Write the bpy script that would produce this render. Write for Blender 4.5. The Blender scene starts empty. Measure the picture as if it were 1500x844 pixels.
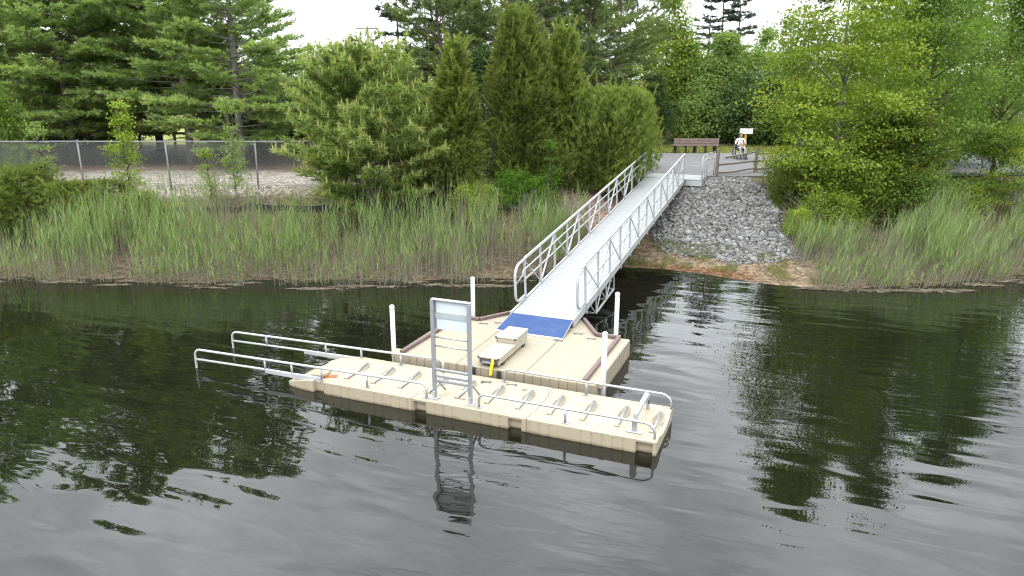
import bpy, bmesh, math, random
import numpy as np
from mathutils import Vector, Matrix

# ------------------------------------------------------------------ camera, world, sun, exposure
S = bpy.context.scene
COL = S.collection
CAM_H, FPX, PITCH = 6.4, 1075.0, math.atan(307 / 1075.0)
cam_d = bpy.data.cameras.new('camera')
cam_d.sensor_width = 36.0
cam_d.lens = 36.0 * FPX / 1500.0
cam_d.clip_start, cam_d.clip_end = 0.1, 6000
cam = bpy.data.objects.new('camera', cam_d)
COL.objects.link(cam)
cam.location = (0, 0, CAM_H)
cam.rotation_euler = (math.pi / 2 - PITCH, 0, 0)
S.camera = cam

SUN_EL, SUN_AZ = math.radians(50), math.radians(205)     # high, behind and left of the camera; azimuth clockwise from +Y
world = bpy.data.worlds.new('World')
S.world = world
world.use_nodes = True
wn, wl = world.node_tree.nodes, world.node_tree.links
wn.clear()
def wnode(t, **kw):
    n = wn.new(t)
    for k, v in kw.items(): setattr(n, k, v)
    return n
w_out = wnode('ShaderNodeOutputWorld')
w_bg = wnode('ShaderNodeBackground')
w_bg.inputs['Strength'].default_value = 0.10
sky = wnode('ShaderNodeTexSky', sky_type='NISHITA', sun_disc=False)
sky.sun_elevation, sky.sun_rotation = SUN_EL, SUN_AZ
sky.air_density, sky.dust_density = 1.0, 4.0
tc = wnode('ShaderNodeTexCoord')
sep = wnode('ShaderNodeSeparateXYZ')
wl.new(tc.outputs['Generated'], sep.inputs[0])
def wmath(op, a, b=None):
    n = wnode('ShaderNodeMath', operation=op)
    for i, v in enumerate((a, b)):
        if v is None: continue
        if isinstance(v, (int, float)): n.inputs[i].default_value = v
        else: wl.new(v, n.inputs[i])
    return n.outputs[0]
zc = wmath('MAXIMUM', sep.outputs['Z'], 0.0)
den = wmath('ADD', zc, 0.22)
comb = wnode('ShaderNodeCombineXYZ')
wl.new(wmath('DIVIDE', sep.outputs['X'], den), comb.inputs[0])
wl.new(wmath('DIVIDE', sep.outputs['Y'], den), comb.inputs[1])
cn = wnode('ShaderNodeTexNoise')
cn.inputs['Scale'].default_value = 2.6
cn.inputs['Detail'].default_value = 6.0
cn.inputs['Roughness'].default_value = 0.55
wl.new(comb.outputs[0], cn.inputs['Vector'])
cr = wnode('ShaderNodeMapRange')
cr.inputs['From Min'].default_value, cr.inputs['From Max'].default_value = 0.33, 0.68
cr.inputs['To Min'].default_value, cr.inputs['To Max'].default_value = 0.62, 1.40
wl.new(cn.outputs['Fac'], cr.inputs['Value'])
# overcast sky: luminance rises from horizon to zenith (CIE overcast), broken by cloud relief
lum = wmath('MULTIPLY', wmath('ADD', wmath('MULTIPLY', zc, 1.9), 1.0), 17.0)
lum = wmath('MULTIPLY', lum, cr.outputs[0])
ccol = wnode('ShaderNodeMix', data_type='RGBA', blend_type='MULTIPLY')
ccol.inputs['Factor'].default_value = 1.0
ccol.inputs['A'].default_value = (0.94, 0.98, 1.03, 1)
wl.new(lum, ccol.inputs['B'])
cmix = wnode('ShaderNodeMix', data_type='RGBA')
cmix.inputs['Factor'].default_value = 0.90
wl.new(sky.outputs[0], cmix.inputs['A'])
wl.new(ccol.outputs['Result'], cmix.inputs['B'])
wl.new(cmix.outputs['Result'], w_bg.inputs['Color'])
wl.new(w_bg.outputs[0], w_out.inputs[0])

sun_d = bpy.data.lights.new('sun', 'SUN')
sun_d.energy, sun_d.angle, sun_d.color = 1.5, math.radians(20), (1.0, 0.965, 0.90)
sun = bpy.data.objects.new('sun', sun_d)
COL.objects.link(sun)
sdir = Vector((math.cos(SUN_EL) * math.sin(SUN_AZ), math.cos(SUN_EL) * math.cos(SUN_AZ), math.sin(SUN_EL)))
sun.rotation_euler = sdir.to_track_quat('Z', 'Y').to_euler()

S.view_settings.view_transform = 'Standard'
S.view_settings.look = 'None'
S.view_settings.exposure = 0.20
S.view_settings.gamma = 1.0
S.view_settings.use_curve_mapping = False
S.render.engine = 'CYCLES'
cy = S.cycles
cy.max_bounces, cy.diffuse_bounces, cy.glossy_bounces = 6, 3, 3
cy.transmission_bounces, cy.transparent_max_bounces = 3, 6
cy.filter_width = 1.15
cy.use_denoising = True
cy.denoiser = 'OPENIMAGEDENOISE'
cy.sample_clamp_indirect = 6.0
cy.caustics_reflective = cy.caustics_refractive = False

# ------------------------------------------------------------------ helpers
def rng(seed): return np.random.default_rng(seed)

def tag(o, label=None, cat=None, group=None, kind=None):
    if label: o['label'] = label
    if cat: o['category'] = cat
    if group: o['group'] = group
    if kind: o['kind'] = kind
    return o

def empty(name, loc=(0, 0, 0), rz=0.0, rx=0.0):
    o = bpy.data.objects.new(name, None)
    COL.objects.link(o)
    o.location = loc
    o.rotation_euler = (rx, 0, rz)
    o.empty_display_size = 0.2
    return o

def link_mesh(name, me, mat, parent=None, loc=None, rot=None):
    o = bpy.data.objects.new(name, me)
    COL.objects.link(o)
    if mat is not None and len(me.materials) == 0: me.materials.append(mat)
    if parent is not None: o.parent = parent
    if loc is not None: o.location = loc
    if rot is not None: o.rotation_euler = rot
    return o

def np_mesh(name, verts, faces, attr=None, smooth=False):
    """verts (n,3); faces (m,3) or (m,4) array; attr per-face float -> 'tint'"""
    me = bpy.data.meshes.new(name)
    verts = np.asarray(verts, np.float32); faces = np.asarray(faces, np.int32)
    k = faces.shape[1]; m = len(faces)
    me.vertices.add(len(verts)); me.vertices.foreach_set('co', verts.ravel())
    me.loops.add(m * k); me.loops.foreach_set('vertex_index', faces.ravel())
    me.polygons.add(m)
    me.polygons.foreach_set('loop_start', np.arange(0, m * k, k, dtype=np.int32))
    me.polygons.foreach_set('loop_total', np.full(m, k, np.int32))
    if smooth: me.polygons.foreach_set('use_smooth', np.ones(m, bool))
    me.update(calc_edges=True)
    if attr is not None:
        a = me.attributes.new('tint', 'FLOAT', 'FACE')
        a.data.foreach_set('value', np.asarray(attr, np.float32))
    return me

class MB:
    """collects shapes into one mesh"""
    def __init__(s): s.v, s.f = [], []
    def add(s, vs, fs):
        b = len(s.v); s.v += [tuple(map(float, q)) for q in vs]; s.f += [tuple(b + i for i in f) for f in fs]; return s
    def box(s, c, d, rz=0.0, rx=0.0, ry=0.0, ch=0.0):
        hx, hy, hz = d[0] / 2, d[1] / 2, d[2] / 2
        M = Matrix.Translation(c) @ Matrix.Rotation(rz, 4, 'Z') @ Matrix.Rotation(ry, 4, 'Y') @ Matrix.Rotation(rx, 4, 'X')
        if ch <= 0:
            vs = [M @ Vector((sx * hx, sy * hy, sz * hz)) for sz in (-1, 1) for sx, sy in ((-1, -1), (1, -1), (1, 1), (-1, 1))]
            return s.add(vs, [(3, 2, 1, 0), (4, 5, 6, 7), (0, 1, 5, 4), (1, 2, 6, 5), (2, 3, 7, 6), (3, 0, 4, 7)])
        bm = bmesh.new()
        bmesh.ops.create_cube(bm, size=1.0)
        for v in bm.verts: v.co = Vector((v.co.x * d[0], v.co.y * d[1], v.co.z * d[2]))
        bmesh.ops.bevel(bm, geom=bm.edges[:], offset=ch, segments=2, affect='EDGES', profile=0.6)
        bm.verts.index_update()
        s.add([M @ v.co for v in bm.verts], [[v.index for v in f.verts] for f in bm.faces])
        bm.free(); return s
    def tube(s, pts, r, n=8, r1=None, cap=True):
        pts = [Vector(p) for p in pts]; m = len(pts)
        ring = []
        up = None
        for i, p in enumerate(pts):
            t = (pts[min(i + 1, m - 1)] - pts[max(i - 1, 0)]).normalized()
            if up is None:
                up = Vector((0, 0, 1)) if abs(t.z) < 0.9 else Vector((1, 0, 0))
            a = t.cross(up)
            if a.length < 1e-4: a = t.orthogonal()
            a.normalize(); b = a.cross(t).normalized(); up = b
            rr = r if r1 is None else r + (r1 - r) * i / max(1, m - 1)
            ring.append([p + (a * math.cos(2 * math.pi * k / n + math.pi / n) + b * math.sin(2 * math.pi * k / n + math.pi / n)) * rr for k in range(n)])
        vs = [q for rg in ring for q in rg]
        fs = [(i * n + k, i * n + (k + 1) % n, (i + 1) * n + (k + 1) % n, (i + 1) * n + k) for i in range(m - 1) for k in range(n)]
        if cap: fs += [tuple(range(n - 1, -1, -1)), tuple((m - 1) * n + k for k in range(n))]
        return s.add(vs, fs)
    def prism(s, poly, z0, z1, ch=0.0):
        n = len(poly)
        A = sum(poly[i][0] * poly[(i + 1) % n][1] - poly[(i + 1) % n][0] * poly[i][1] for i in range(n))
        if A < 0: poly = poly[::-1]
        cx = sum(p[0] for p in poly) / n; cyy = sum(p[1] for p in poly) / n
        lv = [(z0, 0.0), (z1 - ch, 0.0), (z1, ch)] if ch > 0 else [(z0, 0.0), (z1, 0.0)]
        vs = []
        for z, ins in lv:
            for p in poly:
                dx, dy = cx - p[0], cyy - p[1]; l = math.hypot(dx, dy) or 1
                vs.append((p[0] + dx / l * ins, p[1] + dy / l * ins, z))
        fs = [tuple(range(n - 1, -1, -1)), tuple((len(lv) - 1) * n + k for k in range(n))]
        for j in range(len(lv) - 1):
            fs += [(j * n + k, j * n + (k + 1) % n, (j + 1) * n + (k + 1) % n, (j + 1) * n + k) for k in range(n)]
        return s.add(vs, fs)
    def mesh(s, name, smooth=False):
        me = bpy.data.meshes.new(name); me.from_pydata(s.v, [], s.f); me.update()
        if smooth:
            me.polygons.foreach_set('use_smooth', np.ones(len(me.polygons), bool))
            me.update()
        return me
    def build(s, name, mat, parent=None, smooth=False, loc=None, rot=None):
        o = link_mesh(name, s.mesh(name, smooth), mat, parent, loc, rot)
        return o

def arc(c, r, a0, a1, n, ax='xz'):
    out = []
    for i in range(n + 1):
        a = a0 + (a1 - a0) * i / n
        p = [c[0], c[1], c[2]]
        p['xyz'.index(ax[0])] += r * math.cos(a); p['xyz'.index(ax[1])] += r * math.sin(a)
        out.append(tuple(p))
    return out

# ------------------------------------------------------------------ materials
MATS = {}
def material(name, color, rough=0.6, metal=0.0, var=0.12, scale=6.0, bump=0.0, bscale=40.0, spec=0.5, color2=None, stretch=(1, 1, 1), coord='Object', stain=None, wline=False):
    m = bpy.data.materials.new(name); m.use_nodes = True
    nt = m.node_tree; n, l = nt.nodes, nt.links
    b = n['Principled BSDF']
    b.inputs['Roughness'].default_value = rough
    b.inputs['Metallic'].default_value = metal
    b.inputs['Specular IOR Level'].default_value = spec
    t = n.new('ShaderNodeTexCoord'); mp = n.new('ShaderNodeMapping'); mp.inputs['Scale'].default_value = stretch
    l.new(t.outputs[coord], mp.inputs[0])
    nz = n.new('ShaderNodeTexNoise'); nz.inputs['Scale'].default_value = scale; nz.inputs['Detail'].default_value = 5
    l.new(mp.outputs[0], nz.inputs['Vector'])
    mx = n.new('ShaderNodeMix'); mx.data_type = 'RGBA'
    c = color; c2 = color2 or tuple(x * (1 - 2 * var) for x in color)
    cr_ = n.new('ShaderNodeMapRange'); cr_.inputs['From Min'].default_value = 0.3; cr_.inputs['From Max'].default_value = 0.7
    l.new(nz.outputs['Fac'], cr_.inputs['Value']); l.new(cr_.outputs[0], mx.inputs['Factor'])
    mx.inputs['A'].default_value = (*c2, 1); mx.inputs['B'].default_value = (*c, 1)
    out = mx.outputs['Result']
    if stain:          # soft dirt patches with a shape of their own
        sc, amount, scol = stain
        n2 = n.new('ShaderNodeTexNoise'); n2.inputs['Scale'].default_value = sc; n2.inputs['Detail'].default_value = 7; n2.inputs['Roughness'].default_value = 0.65
        l.new(t.outputs[coord], n2.inputs['Vector'])
        r2 = n.new('ShaderNodeMapRange'); r2.inputs['From Min'].default_value = 0.52; r2.inputs['From Max'].default_value = 0.72; r2.inputs['To Max'].default_value = amount
        l.new(n2.outputs['Fac'], r2.inputs['Value'])
        m2 = n.new('ShaderNodeMix'); m2.data_type = 'RGBA'
        l.new(r2.outputs[0], m2.inputs['Factor']); l.new(out, m2.inputs['A']); m2.inputs['B'].default_value = (*scol, 1)
        out = m2.outputs['Result']
    if wline:          # rusty tide mark left by the water on the float sides
        sz_ = n.new('ShaderNodeSeparateXYZ'); l.new(t.outputs['Object'], sz_.inputs[0])
        n3_ = n.new('ShaderNodeTexNoise'); n3_.inputs['Scale'].default_value = 5.0; l.new(t.outputs['Object'], n3_.inputs['Vector'])
        ad = n.new('ShaderNodeMath'); ad.operation = 'MULTIPLY_ADD'; ad.inputs[1].default_value = -0.07; l.new(n3_.outputs['Fac'], ad.inputs[0]); l.new(sz_.outputs['Z'], ad.inputs[2])
        r3 = n.new('ShaderNodeMapRange'); r3.inputs['From Min'].default_value = 0.020; r3.inputs['From Max'].default_value = -0.025; r3.inputs['To Max'].default_value = 0.6
        l.new(ad.outputs[0], r3.inputs['Value'])
        m3 = n.new('ShaderNodeMix'); m3.data_type = 'RGBA'; l.new(r3.outputs[0], m3.inputs['Factor']); l.new(out, m3.inputs['A']); m3.inputs['B'].default_value = (0.10, 0.055, 0.022, 1)
        out = m3.outputs['Result']
    l.new(out, b.inputs['Base Color'])
    if bump > 0:
        nb = n.new('ShaderNodeTexNoise'); nb.inputs['Scale'].default_value = bscale; nb.inputs['Detail'].default_value = 4
        l.new(mp.outputs[0], nb.inputs['Vector'])
        bp = n.new('ShaderNodeBump'); bp.inputs['Strength'].default_value = bump; bp.inputs['Distance'].default_value = 0.02
        l.new(nb.outputs['Fac'], bp.inputs['Height']); l.new(bp.outputs[0], b.inputs['Normal'])
    MATS[name] = m
    return m

def foliage(name, c0, c1, c2, trans=0.35, rough=0.6, objvar=0.15):
    """leaf colour by the per-face 'tint' value; light passes through leaves"""
    m = bpy.data.materials.new(name); m.use_nodes = True
    n, l = m.node_tree.nodes, m.node_tree.links
    n.clear()
    out = n.new('ShaderNodeOutputMaterial')
    at = n.new('ShaderNodeAttribute'); at.attribute_name = 'tint'
    rp = n.new('ShaderNodeValToRGB')
    rp.color_ramp.elements[0].color = (*c0, 1); rp.color_ramp.elements[1].color = (*c2, 1)
    e = rp.color_ramp.elements.new(0.5); e.color = (*c1, 1)
    l.new(at.outputs['Fac'], rp.inputs[0])
    oi = n.new('ShaderNodeObjectInfo')
    hsv = n.new('ShaderNodeHueSaturation')
    mr = n.new('ShaderNodeMapRange'); mr.inputs['To Min'].default_value = 1 - objvar; mr.inputs['To Max'].default_value = 1 + objvar
    l.new(oi.outputs['Random'], mr.inputs['Value']); l.new(mr.outputs[0], hsv.inputs['Value'])
    l.new(rp.outputs[0], hsv.inputs['Color'])
    d = n.new('ShaderNodeBsdfPrincipled'); d.inputs['Roughness'].default_value = rough; d.inputs['Specular IOR Level'].default_value = 0.25
    l.new(hsv.outputs[0], d.inputs['Base Color'])
    t = n.new('ShaderNodeBsdfTranslucent')
    tcx = n.new('ShaderNodeMix'); tcx.data_type = 'RGBA'; tcx.blend_type = 'MULTIPLY'; tcx.inputs['Factor'].default_value = 1
    l.new(hsv.outputs[0], tcx.inputs['A']); tcx.inputs['B'].default_value = (1.15, 1.3, 0.6, 1)
    l.new(tcx.outputs['Result'], t.inputs['Color'])
    ms = n.new('ShaderNodeMixShader'); ms.inputs[0].default_value = trans
    l.new(d.outputs[0], ms.inputs[1]); l.new(t.outputs[0], ms.inputs[2]); l.new(ms.outputs[0], out.inputs[0])
    MATS[name] = m
    return m

M_TAN = material('tan_plastic', (0.3357, 0.2887, 0.2081), 0.5, var=0.05, scale=3, bump=0.12, bscale=60, stain=(1.6, 0.30, (0.27, 0.21, 0.13)), wline=True)
M_TAN2 = material('tan_plastic_deck', (0.2855, 0.2461, 0.1791), 0.55, var=0.09, scale=7, bump=0.10, bscale=12, stretch=(0.25, 4, 1), stain=(0.9, 0.35, (0.28, 0.23, 0.155)), wline=True)
M_SEAT = material('bench_plastic', (0.3315, 0.2983, 0.2321), 0.45, var=0.04)
M_BUMP = material('brown_bumper', (0.14, 0.0945, 0.0875), 0.6, var=0.12, scale=12)
M_WHITE = material('white_powder_coat', (0.351, 0.358, 0.358), 0.45, var=0.04, scale=5, stain=(2.5, 0.25, (0.5, 0.49, 0.46)))
M_DECKW = material('white_gangway_deck', (0.2801, 0.2845, 0.2864), 0.5, metal=0.0, var=0.05, scale=3, stain=(1.1, 0.35, (0.20, 0.195, 0.18)))
M_ALU = material('aluminium', (0.374, 0.3867, 0.3995), 0.38, metal=0.55, var=0.08, scale=9)
M_PVC = material('white_pole', (0.48, 0.488, 0.488), 0.4, var=0.04, scale=4, stain=(3.0, 0.3, (0.55, 0.54, 0.46)))
M_BLUE = material('blue_mat', (0.0115, 0.0444, 0.1566), 0.7, var=0.15, scale=9, bump=0.3, bscale=80, stain=(2.6, 0.35, (0.045, 0.08, 0.16)))
M_BLACK = material('black_plastic', (0.035, 0.036, 0.04), 0.5, var=0.2)
M_CONN = material('grey_connector', (0.10, 0.10, 0.10), 0.6, var=0.2)
M_YEL = material('yellow_strap', (0.75, 0.50, 0.01), 0.6, var=0.1)
M_ORG = material('orange_marker', (0.70, 0.10, 0.03), 0.55, var=0.1)
M_PANEL = material('sign_back_panel', (0.546, 0.6006, 0.637), 0.35, var=0.05, scale=2)
M_BAND = material('grey_band', (0.34, 0.37, 0.39), 0.5, var=0.05)
M_WOOD = material('weathered_wood', (0.20, 0.165, 0.135), 0.85, var=0.2, scale=10, bump=0.5, bscale=30, stretch=(1, 1, 6))
M_SLAT = material('brown_plank', (0.21, 0.15, 0.135), 0.7, var=0.15, scale=8)
M_DARKW = material('dark_post', (0.030, 0.026, 0.024), 0.8, var=0.2)
M_YPOST = material('yellow_timber_post', (0.55, 0.36, 0.08), 0.7, var=0.12)
M_GALV = material('galvanised_steel', (0.238, 0.245, 0.245), 0.5, metal=0.3, var=0.08)
M_BARK = material('bark', (0.105, 0.085, 0.07), 0.9, var=0.25, scale=9, bump=0.7, bscale=18, stretch=(1, 1, 0.3))
M_BARKG = material('grey_bark', (0.19, 0.175, 0.155), 0.9, var=0.2, scale=7, bump=0.5, bscale=18, stretch=(1, 1, 0.3))
M_DEADT = material('dead_twigs', (0.24, 0.21, 0.20), 0.9, var=0.2)
M_SKIN = material('skin', (0.46, 0.26, 0.19), 0.55, var=0.05)
M_SHIRT = material('white_shirt', (0.74, 0.70, 0.70), 0.8, var=0.05)
M_PANTS = material('grey_trousers', (0.30, 0.30, 0.30), 0.8, var=0.08)
M_HAIR = material('brown_hair', (0.05, 0.032, 0.022), 0.7, var=0.2)
M_SHEET = material('black_sheeting', (0.010, 0.010, 0.011), 0.9, var=0.2, scale=5, bump=0.5, bscale=4)
M_LOG = material('bleached_driftwood', (0.36, 0.27, 0.20), 0.85, var=0.2, scale=5, bump=0.4, stretch=(1, 1, 4))
M_ROOT = material('red_brown_debris', (0.13, 0.060, 0.040), 0.9, var=0.25)
M_PATH = material('asphalt_path', (0.14, 0.1376, 0.1376), 0.9, var=0.08, scale=0.7, bump=0.3, bscale=60, stain=(0.5, 0.5, (0.135, 0.132, 0.13)))

F_WPINE = foliage('white_pine_needles', (0.1841, 0.2705, 0.1054), (0.2628, 0.3452, 0.1307), (0.4637, 0.5306, 0.208), 0.5)
F_YPINE = foliage('young_pine_needles', (0.0924, 0.1408, 0.0352), (0.1892, 0.2508, 0.0616), (0.3872, 0.396, 0.1584), 0.40)
F_PITCH = foliage('pitch_pine_needles', (0.1062, 0.1415, 0.062), (0.1696, 0.2149, 0.0811), (0.2704, 0.3072, 0.1167), 0.42)
F_CEDAR = foliage('cedar_sprays', (0.0944, 0.1267, 0.03), (0.155, 0.1922, 0.0448), (0.2801, 0.3061, 0.0747), 0.45)
F_SPRUCE = foliage('spruce_needles', (0.026, 0.038, 0.027), (0.045, 0.062, 0.040), (0.085, 0.10, 0.055), 0.22)
F_MAPLE = foliage('maple_leaves', (0.0928, 0.1478, 0.0169), (0.1911, 0.2571, 0.0283), (0.3276, 0.372, 0.0519), 0.42)
F_GUM = foliage('gum_leaves', (0.0608, 0.1103, 0.0206), (0.1216, 0.1916, 0.0337), (0.2151, 0.2805, 0.0608), 0.45)
F_BROAD = foliage('broad_leaves', (0.1198, 0.1836, 0.0532), (0.1885, 0.2606, 0.071), (0.2994, 0.377, 0.1165), 0.45)
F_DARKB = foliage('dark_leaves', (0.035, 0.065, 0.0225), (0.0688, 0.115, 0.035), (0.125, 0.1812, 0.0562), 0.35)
F_BRIGHT = foliage('bright_leaves', (0.0432, 0.108, 0.0086), (0.0864, 0.18, 0.0144), (0.1584, 0.2448, 0.0288), 0.45)
F_REED = foliage('reed_blades', (0.2608, 0.2134, 0.201), (0.1352, 0.1978, 0.0655), (0.2898, 0.3772, 0.1481), 0.42, objvar=0.0)
F_GRASS = foliage('grass_blades', (0.189, 0.161, 0.07), (0.119, 0.14, 0.035), (0.175, 0.196, 0.042), 0.35, objvar=0.0)
F_LITTER = foliage('dead_stalks', (0.08, 0.0576, 0.04), (0.152, 0.124, 0.088), (0.24, 0.208, 0.152), 0.1, objvar=0.0)
F_STONE = foliage('riprap_stone', (0.0756, 0.0732, 0.0708), (0.1525, 0.1501, 0.1464), (0.2684, 0.2635, 0.2538), 0.0, 0.85, objvar=0.22)

# ------------------------------------------------------------------ places (metres; camera over the water at x=0,y=0, shore ahead)
COSP, SINP = math.cos(PITCH), math.sin(PITCH)
def bx(px, Y, z=2.1):
    """x of a bearing (photo column) at distance Y"""
    return (px - 750) / FPX * (Y * COSP + (CAM_H - z) * SINP)
def zt(py, Y):
    """height of a line of sight (photo row) at distance Y"""
    return CAM_H + Y * math.tan(math.atan((422 - py) / FPX) - PITCH)

SHX = np.array([-2000, -60, -17, -12.3, -7.8, -3.4, 0, 2.5, 4.5, 6.2, 7.4, 9.3, 12.1, 17.2, 60, 2000.])
SHY = np.array([30, 25, 23.7, 23.3, 23.2, 23.2, 23.6, 25.0, 25.2, 24.7, 23.9, 22.6, 22.7, 23.9, 26, 30.])
def vnoise(x, y, s, seed=0):
    """cheap smooth value noise"""
    x = np.asarray(x, float) / s + seed * 17.3; y = np.asarray(y, float) / s + seed * 9.1
    xi, yi = np.floor(x), np.floor(y); fx, fy = x - xi, y - yi
    fx = fx * fx * (3 - 2 * fx); fy = fy * fy * (3 - 2 * fy)
    h = lambda a, b: np.mod(np.abs(np.sin(a * 127.1 + b * 311.7 + seed * 74.7) * 43758.5453), 1.0)
    return (h(xi, yi) * (1 - fx) + h(xi + 1, yi) * fx) * (1 - fy) + (h(xi, yi + 1) * (1 - fx) + h(xi + 1, yi + 1) * fx) * fy
def smooth(a, b, x):
    t = np.clip((np.asarray(x, float) - a) / (b - a), 0, 1); return t * t * (3 - 2 * t)
GROUND = 2.1
def height(x, y):
    x = np.asarray(x, float); y = np.asarray(y, float)
    ys = np.interp(x, SHX, SHY) + 0.35 * (vnoise(x, y * 0, 1.3, 3) - 0.5) + 0.18 * (vnoise(x, y * 0, 0.4, 8) - 0.5)
    d = y - ys
    left = np.interp(d, [-8, -3, 0, 0.5, 2.5, 4.0, 7.2, 9, 1e4], [-1.6, -0.7, -0.02, 0.10, 0.28, 0.6, 2.0, 2.1, 2.1])
    mid = np.interp(d, [-8, -3, -0.8, 0, 1.6, 2.2, 8.6, 9.6, 1e4], [-1.6, -0.5, -0.05, 0.03, 0.26, 0.42, 1.95, 2.06, 2.06])
    right = np.interp(d, [-8, -3, 0, 0.6, 2.5, 5, 9.5, 11, 1e4], [-1.6, -0.7, -0.02, 0.10, 0.30, 0.8, 1.9, 2.06, 2.06])
    wm = smooth(2.2, 4.8, x) * (1 - smooth(10.5, 12.5, x)); wr = smooth(10.5, 12.5, x)
    z = left * (1 - wm - wr) + mid * wm + right * wr
    inland = smooth(0.2, 3.0, d)
    z = z + inland * (0.10 * (vnoise(x, y, 1.1, 1) - 0.5) + 0.05 * (vnoise(x, y, 0.35, 2) - 0.5)) * (1 - 0.7 * smooth(8, 11, d))
    return z
def h1(x, y): return float(height(np.array([x]), np.array([y]))[0])

def axis(*segs):
    out = []
    for a, b, st in segs: out.append(np.arange(a, b, st))
    return np.concatenate(out)
gx = axis((-2000, -200, 200), (-200, -60, 20), (-60, -34, 2), (-34, 32, 0.25), (32, 60, 2), (60, 200, 20), (200, 2001, 200))
gy = axis((14, 21, 1.0), (21, 36, 0.16), (36, 52, 0.5), (52, 100, 4), (100, 400, 50), (400, 3001, 400))
XX, YY = np.meshgrid(gx, gy)
ZZ = height(XX, YY)
nv = np.stack([XX, YY, ZZ], -1).reshape(-1, 3)
ni, nj = len(gy), len(gx)
idx = np.arange(ni * nj).reshape(ni, nj)
gf = np.stack([idx[:-1, :-1], idx[:-1, 1:], idx[1:, 1:], idx[1:, :-1]], -1).reshape(-1, 4)
gme = np_mesh('ground', nv, gf, smooth=True)
# what the ground is made of, place by place
xx, yy = nv[:, 0], nv[:, 1]
dd = yy - np.interp(xx, SHX, SHY)
def lay(c, col, w):
    w = np.clip(w, 0, 1)[:, None]; return c * (1 - w) + np.array(col) * w
n1, n2, n3 = vnoise(xx, yy, 2.5, 5), vnoise(xx, yy, 0.8, 6), vnoise(xx, yy, 0.3, 7)
mixn = 0.5 * n1 + 0.3 * n2 + 0.2 * n3
c = np.tile(np.array([0.085, 0.068, 0.045]), (len(xx), 1))                                        # woodland duff
c = lay(c, (0.085, 0.088, 0.034), smooth(0.45, 0.6, mixn))                                            # thin green growth
c = lay(c, (0.2925, 0.2584, 0.2194), (1 - smooth(-9.5, -7.5, xx)) * smooth(29.6, 30.4, yy) * (1 - smooth(36.0, 37.8, yy + 2 * (n1 - .5))))   # pale gravel beyond the mesh fence
c = lay(c, (0.15, 0.080, 0.055), 0.75 * (1 - smooth(-9, -7, xx)) * smooth(34.8, 36.4, yy + 1.6 * (n2 - .5)) * (1 - smooth(38, 40, yy)))  # fallen needles
c = lay(c, (0.195, 0.1387, 0.105), smooth(1.2, 2.4, xx) * (1 - smooth(5.2, 6.2, xx)) * smooth(2.2, 3.4, dd) * (1 - smooth(8.5, 9.5, dd)))   # bare soil beside the gangway
c = lay(c, (0.140, 0.105, 0.068), smooth(3.2, 5.0, xx) * (1 - smooth(10.2, 11.6, xx)) * (1 - smooth(1.9, 2.8, dd + 0.8 * (n2 - .5))))     # sand
c = lay(c, (0.105, 0.055, 0.028), smooth(3.8, 5.4, xx) * (1 - smooth(7.4, 8.6, xx)) * (1 - smooth(0.25, 0.6, dd + .5 * (n2 - .5))))        # iron-stained sand
c = lay(c, (0.060, 0.052, 0.045), smooth(5.0, 5.8, xx) * (1 - smooth(11.0, 11.6, xx)) * smooth(1.9, 2.4, dd) * (1 - smooth(9.0, 9.6, dd)))  # grit between the stones
c = lay(c, (0.080, 0.060, 0.038), (1 - smooth(2.8, 4.2, xx)) * (1 - smooth(3.6, 4.6, dd)))             # muddy lip under the reeds
c = lay(c, (0.080, 0.060, 0.038), smooth(10, 11, xx) * (1 - smooth(3.0, 4.0, dd)))
c = lay(c, (0.1725, 0.1762, 0.045), smooth(4, 6, xx) * (1 - smooth(36, 40, xx)) * smooth(43.8, 44.4, yy) * (1 - smooth(48.5, 50, yy)))        # mown verge behind the path
c = lay(c, (0.1875, 0.2025, 0.0562), (1 - smooth(-16, -13, xx)) * smooth(-44, -40, xx) * smooth(49, 51, yy) * (1 - smooth(100, 140, yy)))       # lawn behind the pines
c = lay(c, (0.045, 0.036, 0.026), (1 - smooth(-4, 0, xx)) * smooth(37.5, 39, yy + 1.5 * (n2 - .5)) * (1 - smooth(48, 51, yy)))   # dark needle floor under the pines
ca = gme.attributes.new('soil', 'FLOAT_COLOR', 'POINT')
ca.data.foreach_set('color', np.concatenate([c, np.ones((len(c), 1))], 1).astype(np.float32).ravel())
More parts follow.
